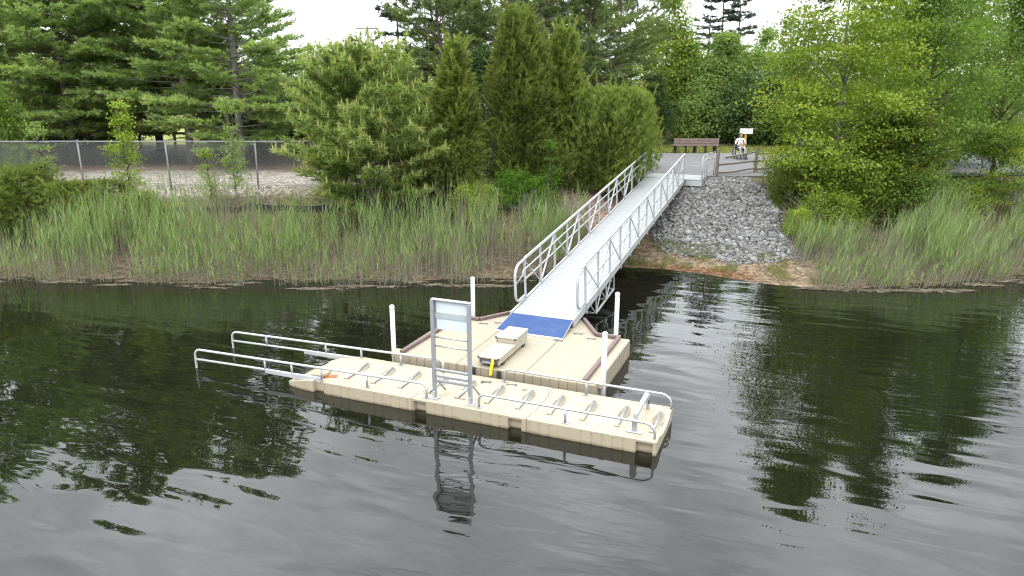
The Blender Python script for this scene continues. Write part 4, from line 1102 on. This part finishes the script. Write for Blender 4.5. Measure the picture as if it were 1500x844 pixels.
def twiggy(seed, H, R, n):
    """leafless grey shrub"""
    r = rng(seed); mb = MB()
    for i in range(n):
        p = Vector((r.normal() * .12, r.normal() * .12, 0)); d = Vector((r.normal() * .5, r.normal() * .5, 1)).normalized(); P = [p]
        for s in range(5): d = (d + Vector(r.normal(size=3)) * .25).normalized(); p = p + d * H / 5 * r.uniform(.6, 1.1); P.append(p)
        mb.tube(P, 0.012, 4, 0.003, cap=False)
        for j in range(7):
            q = P[r.integers(1, 6)]; e = (d + Vector(r.normal(size=3)) * .9).normalized(); mb.tube([q, q + e * H * .14, q + e * H * .26 + Vector(r.normal(size=3)) * .05], 0.006, 3, 0.002, cap=False)
    return mb.mesh('stem', True), None

PR = {}
pw = lambda h: (1 - h) ** .5 * (0.55 + .45 * min(1, h / .12)) + .05
PR['wpine0'] = conifer(11, 18.5, 2.0, 5.0, pw, .52, 7, lambda h: -.10 + .75 * h, .06, 10.0, .19, .26, .055, 8, .50, .38, .26, dead=22, tint0=.36, tipt=.5)
PR['wpine1'] = conifer(12, 17.0, 2.4, 4.6, pw, .55, 7, lambda h: -.14 + .8 * h, .07, 10.0, .19, .26, .055, 8, .50, .38, .23, dead=26, tint0=.36, tipt=.5)
PR['wpine2'] = conifer(13, 18.0, 1.7, 5.2, pw, .56, 7, lambda h: -.05 + .7 * h, .05, 10.0, .19, .26, .055, 8, .50, .38, .28, dead=16, tint0=.36, tipt=.5)
PR['ypine'] = conifer(21, 6.4, 0.35, 2.75, lambda h: math.sqrt(max(0, 1 - (max(0, h - .30) / .74) ** 2)) * (.62 + .38 * min(1, h / .2)), .24, 7, lambda h: .10 + .75 * h, .16, 9.0, .13, .20, .036, 9, .75, .12, .12, t0=.25, tint0=.40, tipt=.35, candles=.42)
pp = lambda h: (.55 + .5 * math.sin(math.pi * min(1, h * 1.05))) * (1 - .35 * h)
PR['pitch0'] = conifer(31, 12.5, 3.0, 3.7, pp, .52, 5, lambda h: .12 + .5 * h, .06, 8.0, .17, .20, .050, 9, .80, .2, .19, t0=.45, bend=.13, dead=14, hskip=.12)
PR['pitch1'] = conifer(32, 11.5, 2.6, 3.4, pp, .52, 5, lambda h: .02 + .5 * h, .10, 8.0, .17, .20, .050, 9, .80, .2, .17, t0=.45, bend=.15, dead=12, hskip=.15)
psp = lambda h: (1 - h) ** .85 + .04
PR['spruce0'] = conifer(41, 12.5, 1.5, 2.88, psp, .42, 6, lambda h: -.18 + .35 * h, .02, 8.0, .17, .19, .070, 7, .60, .0, .14, t0=.15, dead=8, hskip=.08)
PR['spruce1'] = conifer(42, 12.0, 1.0, 2.38, psp, .46, 6, lambda h: -.25 + .4 * h, .05, 8.0, .18, .19, .070, 7, .60, .0, .12, t0=.15, dead=6, hskip=.12)
pc = lambda h: (min(1, h / .10) * .25 + .75) * (1 - h) ** .62 + .03
PR['cedar0'] = cedar(51, 7.6, 1.85, pc, 9000, wisps=520, stems=2)
PR['cedar1'] = cedar(52, 7.2, 1.10, pc, 6000, wisps=380, stems=2)
PR['cedar2'] = cedar(53, 4.6, 1.75, lambda h: math.sqrt(max(0, 1 - ((h - .42) / .60) ** 2)) + .03, 6000, wisps=260, stems=4, upb=1.3)
PR['cedar3'] = cedar(54, 3.4, 1.9, lambda h: math.sqrt(max(0, 1 - ((h - .36) / .66) ** 2)), 5200, L=.24, wisps=160, stems=3, upb=.6)
PR['maple'] = broad(61, 11.0, 3.5, 0.5, 720, 62, .070, .40, flat=.26, thr=.48, r0=.085, limbs=50, bend=.06)
PR['gum'] = broad(62, 12.0, 3.0, 1.7, 480, 66, .072, .42, flat=.34, thr=.48, r0=.11, limbs=80, bend=.05)
PR['broad0'] = broad(63, 9.0, 3.4, 0.4, 420, 42, .13, .50, flat=.5, thr=.42, r0=.13, limbs=50)
PR['broad1'] = broad(64, 11.0, 3.0, 1.5, 360, 42, .12, .46, flat=.6, thr=.46, r0=.12, limbs=60)
PR['thin'] = broad(65, 10.0, 1.9, 3.0, 170, 30, .10, .42, flat=.6, thr=.48, r0=.08, limbs=60)
PR['young'] = broad(71, 5.2, 2.3, 0.5, 125, 60, .066, .38, flat=.28, thr=.50, r0=.045, limbs=50, stems=3, gap=1.2, topw=.6)
PR['bush0'] = broad(66, 2.6, 1.9, 0.15, 220, 40, .065, .26, flat=.6, thr=.36, r0=.05, limbs=40, stems=4, gap=.8)
PR['bush1'] = broad(67, 3.2, 2.2, 0.1, 240, 40, .085, .32, flat=.6, thr=.38, r0=.05, limbs=40, stems=4, gap=.9)
PR['sapling0'] = broad(68, 4.4, 0.75, 1.0, 110, 26, .055, .17, flat=.45, thr=.44, r0=.035, limbs=60, gap=.7, topw=.35, bend=.03)
PR['sapling1'] = broad(69, 3.8, 0.55, 0.8, 70, 22, .05, .15, flat=.5, thr=.46, r0=.03, limbs=44, gap=.6, topw=.35, bend=.04)
PR['twigs'] = twiggy(70, 1.25, .8, 26)

def plant(name, proto, mat, label, cat, x, y, s=1.0, sz=None, rz=0.0, group=None, bark=None, z=None):
    e = empty(name, (x, y, (h1(x, y) if z is None else z) - 0.03), rz); e.scale = (s, s, sz or s); tag(e, label, cat, group)
    tm, cm = PR[proto]
    o = bpy.data.objects.new('trunk' if cat == 'tree' else 'stem', tm); COL.objects.link(o); o.parent = e
    b = bark or M_BARK
    if len(tm.materials) == 0: tm.materials.append(b)
    o.material_slots[0].link = 'OBJECT'; o.material_slots[0].material = b
    if cm is not None:
        o = bpy.data.objects.new('crown' if cat == 'tree' else 'foliage', cm); COL.objects.link(o); o.parent = e
        if len(cm.materials) == 0: cm.materials.append(mat)
        o.material_slots[0].link = 'OBJECT'; o.material_slots[0].material = mat
    return e

GW = 'tall white pines behind the chain-link fence'
for px, Y, pr, s, rz, lb in ((-95, 39, 'wpine2', .85, 2.0, 'white pine standing where the chain-link fence leaves the view'), (20, 43, 'wpine1', .92, .7, 'white pine standing back from the fence among dark shrubs'),
        (112, 38.6, 'wpine0', .86, 0.2, 'white pine with many dead lower twigs behind the fence'), (186, 41, 'wpine2', .86, 4.1, 'white pine with slim grey trunk next to the timber rail'),
        (281, 38.8, 'wpine1', .86, 5.0, 'white pine with pale thick trunk to one side of the lawn gap'), (354, 36.8, 'wpine2', .72, 1.0, 'white pine with long plumed boughs reaching towards the young pine'),
        (236, 46, 'wpine1', .95, 1.9, 'dark-trunked white pine beside the lawn gap')):
    plant('white_pine', pr, F_WPINE, lb, 'tree', bx(px, Y), Y, s * 1.12, s, rz=rz, group=GW, bark=M_BARKG if px in (281, 354) else M_BARK)
plant('young_pine', 'ypine', F_YPINE, 'bushy young pine with pale upright candles above the reeds', 'tree', bx(541, 28.6), 28.6, 1.08, .90, rz=.4)
plant('red_cedar', 'cedar1', F_CEDAR, 'dark olive cedar tucked against the young pine', 'tree', bx(668, 30.2), 30.2, 1.15, .82, rz=1.0)
plant('red_cedar', 'cedar3', F_CEDAR, 'low spreading cedar below the dark olive cedar', 'tree', bx(655, 29.4), 29.4, .75, rz=2.0)
plant('red_cedar', 'cedar0', F_CEDAR, 'tall broad conical cedar behind the bright green shrubs', 'tree', bx(768, 31.4), 31.4, .88, .90, rz=0.3)
plant('red_cedar', 'cedar1', F_CEDAR, 'slender pointed cedar beside the tall broad cedar', 'tree', bx(830, 32.4), 32.4, .92, .88, rz=3.3)
plant('red_cedar', 'cedar2', F_CEDAR, 'many-stemmed wispy cedar overhanging the gangway head', 'tree', bx(886, 32.0), 32.0, .90, .95, rz=1.3)
plant('red_cedar', 'cedar2', F_CEDAR, 'rounded wispy cedar at the left edge of the path', 'tree', bx(912, 35.5), 35.5, .72, .80, rz=4.3)
for px, Y, pr, s, rz, lb in ((735, 42, 'pitch0', 1.05, .3, 'pitch pine with crooked open boughs above the cedars'), (665, 44, 'pitch1', 1.05, 2.2, 'pitch pine rising behind the dark olive cedar'),
        (805, 46, 'pitch0', 1.05, 3.0, 'pitch pine rising behind the tall conical cedar'), (868, 47, 'pitch1', 1.08, 4.4, 'dense pitch pine behind the slender cedar'),
        (918, 50, 'pitch0', .80, 5.2, 'pitch pine at the edge of the pale locust'), (700, 51, 'pitch1', 1.15, 1.2, 'pitch pine filling in behind the crooked one'), (770, 53, 'pitch0', 1.05, 5.9, 'pitch pine far behind the tall conical cedar'), (838, 54, 'pitch1', 1.12, .4, 'pitch pine far behind the slender cedar'), (640, 50, 'pitch0', .95, 2.0, 'pitch pine next to the narrow dark spruce'), (655, 41, 'pitch0', .92, 4.0, 'pitch pine close behind the low spreading cedar'), (795, 41, 'pitch1', 1.0, 5.0, 'pitch pine between the two conical cedars'), (852, 42, 'pitch0', .90, 1.0, 'pitch pine behind the many-stemmed cedar'), (900, 44, 'pitch1', .90, 2.9, 'pitch pine above the rounded wispy cedar')):
    plant('pitch_pine', pr, F_PITCH, lb, 'tree', bx(px, Y), Y, s, rz=rz, group='pitch pines behind the cedars', bark=M_BARK)
plant('spruce', 'spruce0', F_SPRUCE, 'narrow dark spruce beside the open sky with the utility pole', 'tree', bx(592, 47), 47, .95, rz=.2)
plant('spruce', 'spruce1', F_SPRUCE, 'short dark spruce below the narrow spruce', 'tree', bx(628, 45), 45, .85, rz=2.2)
for px, Y, s, pr, rz, lb in ((1029, 60, .98, 'spruce1', 0, 'dark spruce, slimmest of three above the pale trees'), (1047, 61, 1.06, 'spruce0', 1.1, 'dark spruce, tallest of three above the pale trees'), (1068, 60, .93, 'spruce0', 2.6, 'dark spruce, broadest of three above the pale trees')):
    plant('spruce', pr, F_SPRUCE, lb, 'tree', bx(px, Y), Y, s, rz=rz, group='three dark spruces behind the path')
plant('spruce', 'spruce1', F_PITCH, 'thin pale spruce standing alone against the sky', 'tree', bx(1141, 62), 62, .80, rz=1.7)
plant('spruce', 'spruce1', F_SPRUCE, 'slim spruce whose tip shows above the maple', 'tree', bx(1187, 58), 58, .90, .95, rz=3.7)
for px, Y, pr, s, rz, m, lb in ((972, 56, 'broad1', .93, 1.0, F_MAPLE, 'pale yellow-green locust against the sky'), (1062, 55, 'broad0', .80, 2.0, F_BROAD, 'rounded leafy tree behind the long bench'),
        (995, 56, 'broad0', .75, 4.0, F_BROAD, 'low leafy tree behind the wispy cedar'), (1105, 55, 'broad1', .70, 3.0, F_BROAD, 'leafy tree behind the yellow sign post'),
        (700, 39, 'broad0', .62, 5.0, F_DARKB, 'dark glossy tree in the gap between the cedars'), (1160, 50, 'broad0', .66, .5, F_BROAD, 'leafy tree half hidden behind the maple'),
        (958, 51.5, 'broad0', .50, 1.5, F_DARKB, 'small dark-leaved tree at the mown verge'), (1015, 52.5, 'bush1', 1.3, 2.5, F_BROAD, 'mid-green bush behind the bench'),
        (1085, 52, 'bush1', 1.45, .9, F_DARKB, 'dark bush behind the white board'), (1130, 51, 'bush1', 1.25, 3.4, F_BROAD, 'pale bush between board and maple')):
    plant('bush' if pr.startswith('bush') else 'broadleaf_tree', pr, m, lb, 'bush' if pr.startswith('bush') else 'tree', bx(px, Y), Y, s, rz=rz)
plant('maple', 'maple', F_MAPLE, 'slender yellow-green maple with grey trunk beside the stone slope', 'tree', bx(1214, 29.2), 29.2, 1.0, rz=.6, bark=M_BARKG)
plant('sweetgum', 'gum', F_GUM, 'bright green sweetgum behind the reeds next to the maple', 'tree', bx(1335, 30.5), 30.5, .98, rz=2.6, bark=M_BARK)
plant('sweetgum', 'gum', F_GUM, 'bright green sweetgum at the end of the reed bed', 'tree', bx(1455, 32.5), 32.5, .90, rz=5.0, bark=M_BARK)
plant('sweetgum', 'maple', F_GUM, 'green tree filling between the two sweetgums', 'tree', bx(1400, 38), 38, .95, rz=3.0, bark=M_BARK)
plant('maple', 'maple', F_MAPLE, 'pale maple standing behind the slender maple', 'tree', bx(1268, 36), 36, .92, rz=4.0, bark=M_BARKG)
plant('red_cedar', 'cedar3', F_CEDAR, 'spreading cedar at the foot of the slender maple', 'tree', bx(1236, 28.6), 28.6, .66, .74, rz=.5)
plant('red_cedar', 'cedar2', F_CEDAR, 'upright cedar between maple and sweetgum', 'tree', bx(1300, 29.4), 29.4, .85, .90, rz=2.5)
plant('red_cedar', 'cedar3', F_CEDAR, 'low cedar at the edge of the stone slope', 'tree', bx(1170, 29.2), 29.2, .48, .56, rz=1.5)
for px, Y, pr, s, rz, lb in ((1305, 44, 'pitch0', 1.05, .8, 'scraggly brown-green pine behind the maple'), (1345, 47, 'pitch1', 1.12, 2.8, 'scraggly pine behind the sweetgum'), (1478, 45, 'pitch0', 1.0, 4.8, 'leaning dark pine at the far end of the path')):
    plant('pitch_pine', pr, F_PITCH, lb, 'tree', bx(px, Y), Y, s, rz=rz)
plant('young_maple', 'young', F_MAPLE, 'airy young yellow-green maple overhanging the edge of the stones', 'tree', bx(1165, 30.4), 30.4, .80, .85, rz=.8, bark=M_BARKG)
plant('young_sweetgum', 'young', F_GUM, 'young open sweetgum above the leaning reeds', 'tree', bx(1362, 28.6), 28.6, .80, .80, rz=4.4)
plant('young_sweetgum', 'young', F_GUM, 'young open sweetgum in front of the pale path end', 'tree', bx(1432, 30.5), 30.5, .80, .62, rz=1.4)
plant('young_maple', 'young', F_MAPLE, 'young pale maple where the right reed bed leaves the view', 'tree', bx(1492, 29.6), 29.6, .70, .72, rz=5.4, bark=M_BARKG)
# bushes and saplings along the left bank
plant('bush', 'cedar3', F_CEDAR, 'dark spreading evergreen bush in front of the fence end', 'bush', bx(25, 27.6), 27.6, .92, .75, rz=.3)
plant('bush', 'cedar3', F_CEDAR, 'low dark evergreen bush under the leafy sapling', 'bush', bx(128, 27.9), 27.9, .72, .58, rz=2.4)
plant('bush', 'bush0', F_CEDAR, 'small olive bush in the reeds below the black sheeting', 'bush', bx(190, 27.6), 27.6, .62, .60, rz=1.4)
plant('bush', 'bush1', F_GUM, 'broad green leafy bush at the fence end', 'bush', bx(-12, 33.5), 33.5, .85, 1.25, rz=1.0)
plant('sapling', 'sapling0', F_MAPLE, 'yellow-green sapling taller than the fence', 'sapling', bx(186, 28.8), 28.8, 1.0, .98, rz=.4)
plant('sapling', 'sapling1', F_BROAD, 'thin sapling near the fence end', 'sapling', bx(64, 28.8), 28.8, 1.0, .98, rz=1.4)
plant('sapling', 'sapling1', F_BROAD, 'bare-topped grey sapling against the pine trunk', 'sapling', bx(347, 29.0), 29.0, 1.0, 1.16, rz=2.4, bark=M_BARKG)
plant('sapling', 'sapling1', F_MAPLE, 'short sapling between two fence posts', 'sapling', bx(312, 28.8), 28.8, .9, .68, rz=3.4)
plant('shrub', 'bush0', F_BRIGHT, 'vivid green shrub in front of the tall conical cedar', 'shrub', bx(742, 29.4), 29.4, .45, .52, rz=.4)
plant('shrub', 'bush0', F_BRIGHT, 'vivid green shrub next to the grey leafless brush', 'shrub', bx(785, 29.6), 29.6, .50, .50, rz=2.0)
plant('shrub', 'sapling1', F_BRIGHT, 'upright vivid green shoot rising above the vivid shrubs', 'shrub', bx(806, 29.8), 29.8, 1.0, .75, rz=2.0)
plant('shrub', 'bush0', F_MAPLE, 'yellow-green shrub at the end of the left reed bed', 'shrub', bx(700, 28.4), 28.4, .52, .55, rz=4.0)
plant('shrub', 'bush0', F_MAPLE, 'small yellow-green shrub on the sand by the driftwood', 'shrub', bx(1172, 26.4), 26.4, .34, .38, rz=1.0)
plant('shrub', 'bush0', F_MAPLE, 'yellow-green leafy shrub in front of the spreading cedar', 'shrub', bx(1232, 26.9), 26.9, .62, .60, rz=3.0)
plant('shrub', 'bush0', F_GUM, 'green leafy shrub below the sweetgum', 'shrub', bx(1330, 28.2), 28.2, .80, .85, rz=5.0)
plant('shrub', 'bush1', F_MAPLE, 'loose pale shrub on the grassy slope behind the right reeds', 'shrub', bx(1395, 29), 29, .55, .45, rz=2.0)
for px, Y, s, lb in ((768, 28.9, .95, 'grey leafless brush below the vivid shrubs'), (826, 29.2, 1.0, 'grey leafless brush beside the bare soil'), (1185, 27.6, 1.2, 'grey leafless brush under the low cedar by the stones')):
    plant('dead_brush', 'twigs', M_DEADT, lb, 'shrub', bx(px, Y), Y, s, bark=M_DEADT)
# dark undergrowth behind the white pines
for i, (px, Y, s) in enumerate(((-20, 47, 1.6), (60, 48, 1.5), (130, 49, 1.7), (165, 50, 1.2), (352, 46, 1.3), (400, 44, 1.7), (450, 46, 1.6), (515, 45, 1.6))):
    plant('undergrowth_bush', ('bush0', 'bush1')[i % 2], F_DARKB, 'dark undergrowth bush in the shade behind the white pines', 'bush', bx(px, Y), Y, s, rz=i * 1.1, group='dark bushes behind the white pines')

# woods beyond: reads as one mass
r = rng(90); n = 95000
x = r.uniform(-75, 85, n); y = r.uniform(64, 76, n)
keep = ~((x > -36) & (x < -26)); x, y = x[keep], y[keep]
topz = 4.4 + 2.6 * vnoise(x, y * 0, 4.5, 3) + 1.6 * vnoise(x, y * 0, 1.3, 4)
z = GROUND + (topz - 0.2) * r.random(len(x)) ** .85
T = np.clip(.3 + .5 * vnoise(x, z * 2, 2.2, 9) + r.normal(0, .1, len(x)), 0, 1)
v, t = leaf_quads(np.stack([x, y, z], 1), .17, r, T, .7)
tag(link_mesh('far_woods', quad_mesh('far_woods', v, t), F_PITCH), 'far mass of mixed green woods beyond the path and lawn', 'woods', kind='stuff')

# ------------------------------------------------------------------ reeds, grasses, thatch
def ribbon(base, d0, bendv, L, w, seg, r):
    """curved tapering blades -> quads; base,d0,bendv (n,3)"""
    n = len(base); s = np.linspace(0, 1, seg + 1)
    side = unit(np.cross(d0, r.normal(size=(n, 3))))
    P = base[:, None] + d0[:, None] * (s[None, :, None] * L[:, None, None]) + bendv[:, None] * (s[None, :, None] ** 2 * L[:, None, None])
    wd = (w[:, None] * np.clip(1.05 - s, .06, 1)[None])[..., None] * side[:, None]
    A, B = P - wd / 2, P + wd / 2
    q = np.stack([A[:, :-1], B[:, :-1], B[:, 1:], A[:, 1:]], 2).reshape(-1, 3)
    return q
def reed_bed(name, label, seed, x0, x1, n, depth, hgt, lean):
    r = rng(seed)
    x = r.uniform(x0, x1, n); sh = np.interp(x, SHX, SHY)
    y = sh - .55 + (depth + .3) * r.random(n) ** .9 * (0.75 + .5 * vnoise(x, x * 0, 3.0, 2))
    dens = vnoise(x, y, 1.1, 12) * .55 + vnoise(x, y, .38, 13) * .45
    k = dens > .40; x, y = x[k], y[k]; n = len(x)
    z = np.maximum(height(x, y), -.15); b = np.stack([x, y, z], 1)
    dry = r.random(n) < np.clip(.46 + .9 * (vnoise(x, y, 1.8, 14) - .5), .08, .9)
    inner = np.clip((y - np.interp(x, SHX, SHY) + .3) / 2.2, 0, 1)
    H_ = hgt(x) * (.52 + .48 * inner ** .8) * r.uniform(.5, 1.1, n) * np.where(dry, 1.18, .92) * (.72 + .55 * vnoise(x, y, .7, 15))
    up = unit(np.stack([r.normal(lean, .055, n), r.normal(-.01, .05, n), np.ones(n)], 1))
    bend = np.stack([r.normal(lean * .5, .05, n), r.normal(0, .04, n), np.zeros(n)], 1)
    V = [ribbon(b, up, bend, H_, np.where(dry, .020, .017), 3, r)]
    T = [np.stack([r.uniform(0, .22, n), np.where(dry, r.uniform(0, .20, n), r.uniform(.15, .5, n)), np.where(dry, r.uniform(0, .20, n), r.uniform(.35, .6, n))], 1).ravel()]
    gi = np.where(~dry)[0]
    m = 6
    gi = np.repeat(gi, m); s = r.uniform(.42, 1.0, len(gi))
    base = b[gi] + up[gi] * (s * H_[gi])[:, None] + bend[gi] * (s ** 2 * H_[gi])[:, None]
    az = r.uniform(0, 6.28, len(gi)); el = r.uniform(1.28, 1.53, len(gi))
    d = np.stack([np.cos(az) * np.cos(el) + lean * .9, np.sin(az) * np.cos(el), np.sin(el)], 1)
    L = r.uniform(.28, .55, len(gi)) * np.clip(H_[gi] / 1.5, .5, 1.1)
    bv = np.stack([np.cos(az) * .16, np.sin(az) * .16, -r.uniform(.0, .22, len(gi))], 1)
    V.append(ribbon(base, unit(d), bv, L, r.uniform(.016, .028, len(gi)), 2, r)); T.append(np.repeat(np.clip(np.repeat(r.normal(.66, .16, len(gi) // m), m) + r.normal(0, .08, len(gi)), .30, 1), 2))
    # dry fallen stalks and last year's thatch at the foot
    nt = int(n * .9); ii = r.integers(0, n, nt); az = r.uniform(0, 6.28, nt); el = r.normal(.35, .4, nt)
    d = np.stack([np.cos(az) * np.cos(el), np.sin(az) * np.cos(el), np.sin(el)], 1)
    V.append(ribbon(b[ii] + np.array([0, 0, .04]), d, np.tile([[0, 0, -.15]], (nt, 1)), r.uniform(.25, .8, nt), np.full(nt, .016), 2, r)); T.append(np.repeat(r.uniform(0, .2, nt), 2))
    v = np.concatenate(V); t = np.concatenate(T)
    tag(link_mesh(name, quad_mesh(name, v, t), F_REED), label, 'reeds', kind='stuff')
hl = lambda x: 1.98 + .5 * (vnoise(x, x * 0, 2.6, 21) - .5) - .75 * (1 - smooth(-19, -13.5, x)) - .4 * smooth(1.0, 2.8, x)
reed_bed('reed_bed', 'tall green and straw reeds lining the bank below the chain-link fence', 200, -34, 2.9, 13500, 4.6, hl, .02)
hr_ = lambda x: 1.25 + .75 * smooth(10.5, 15, x) + .4 * (vnoise(x, x * 0, 2.2, 22) - .5)
reed_bed('reed_bed', 'leaning green reeds lining the bank beyond the stone slope', 201, 9.7, 30, 9500, 3.7, hr_, .16)

def grass(name, label, seed, x, y, L, w, tint, lean=0.0):
    r = rng(seed); n = len(x); z = height(x, y); b = np.stack([x, y, z - .02], 1)
    up = unit(np.stack([r.normal(lean, .35, n), r.normal(0, .35, n), np.ones(n)], 1)); bv = np.stack([r.normal(0, .3, n), r.normal(0, .3, n), -r.uniform(0, .3, n)], 1)
    v = ribbon(b, up, bv, L, w, 2, r)
    tag(link_mesh(name, quad_mesh(name, v, np.repeat(np.clip(tint, 0, 1), 2)), F_GRASS), label, 'grass', kind='stuff')
r = rng(300)
n = 16000; x = r.uniform(10.6, 26, n); y = np.interp(x, SHX, SHY) + r.uniform(2.6, 9.0, n); k = vnoise(x, y, .9, 3) > .35; x, y = x[k], y[k]
grass('bank_grass', 'rough grass on the slope behind the leaning reeds', 301, x, y, r.uniform(.15, .5, len(x)), np.full(len(x), .016), r.normal(.62, .2, len(x)), .05)
n = 12000; x = r.uniform(-30, 1.6, n); y = np.interp(x, SHX, SHY) + r.uniform(2.8, 7.4, n); k = vnoise(x, y, .8, 5) > .42; x, y = x[k], y[k]
grass('bank_grass', 'rough grass and weeds on the bank behind the tall reeds', 302, x, y, r.uniform(.12, .5, len(x)), np.full(len(x), .016), r.normal(.6, .2, len(x)))
n = 11000; x = r.uniform(3.4, 10.8, n); y = np.interp(x, SHX, SHY) + r.uniform(-.1, 2.3, n); k = vnoise(x, y, .55, 6) > .50; x, y = x[k], y[k]
kx = r.uniform(5.8, 11, 900); ky = r.uniform(26, 33, 900); kk = vnoise(kx, ky, .7, 19) > .72; x = np.concatenate([x, kx[kk]]); y = np.concatenate([y, ky[kk]])
grass('shore_grass', 'sparse grass tufts on the sandy shore at the foot of the stones', 303, x, y, r.uniform(.1, .38, len(x)), np.full(len(x), .012), r.normal(.45, .25, len(x)))
n = 14000; x = r.uniform(5, 34, n); y = r.uniform(44.2, 50, n)
grass('verge_grass', 'yellow-green mown verge along the back of the path', 304, x, y, r.uniform(.08, .30, n), np.full(n, .03), r.normal(.62, .2, n))

# floating mats of dead stalks along the water's edge
r = rng(400); V, T = [], []
def mat_patch(cx, cy_, rx, ry, n):
    a = r.uniform(0, 6.28, n); q = np.sqrt(r.random(n)); px_ = cx + rx * q * np.cos(a) ; py_ = cy_ + ry * q * np.sin(a)
    b = np.stack([px_, py_, np.full(n, .006) + r.uniform(0, .018, n)], 1); th = r.normal(0, .5, n) + math.pi * (r.random(n) < .5)
    d = np.stack([np.cos(th), np.sin(th) * .5, r.normal(0, .02, n)], 1)
    V.append(ribbon(b, unit(d), np.zeros((n, 3)), r.uniform(.10, .38, n), np.full(n, .022), 2, r)); T.append(np.repeat(r.uniform(.0, .8, n), 2))
for i in range(34):
    left = i < 22
    cx = r.uniform(-19, 2.5) if left else r.uniform(8.6, 19)
    mat_patch(cx, float(np.interp(cx, SHX, SHY)) - r.uniform(.05, .75), r.uniform(.2, .8), r.uniform(.05, .18), int(r.uniform(30, 110)))
for cx, cy_, rx, ry, n in ((-6.2, 22.3, .75, .10, 160), (-9.6, 22.4, .45, .06, 90), (-1.0, 22.6, .9, .16, 240), (12.9, 22.1, 1.6, .16, 420), (10.4, 22.2, .8, .12, 200), (17.5, 23.0, .9, .1, 160)): mat_patch(cx, cy_, rx, ry, n)
tag(link_mesh('floating_thatch', quad_mesh('floating_thatch', np.concatenate(V), np.concatenate(T)), F_LITTER), 'floating mats of dead reed stalks along the waterline', 'debris', kind='stuff')
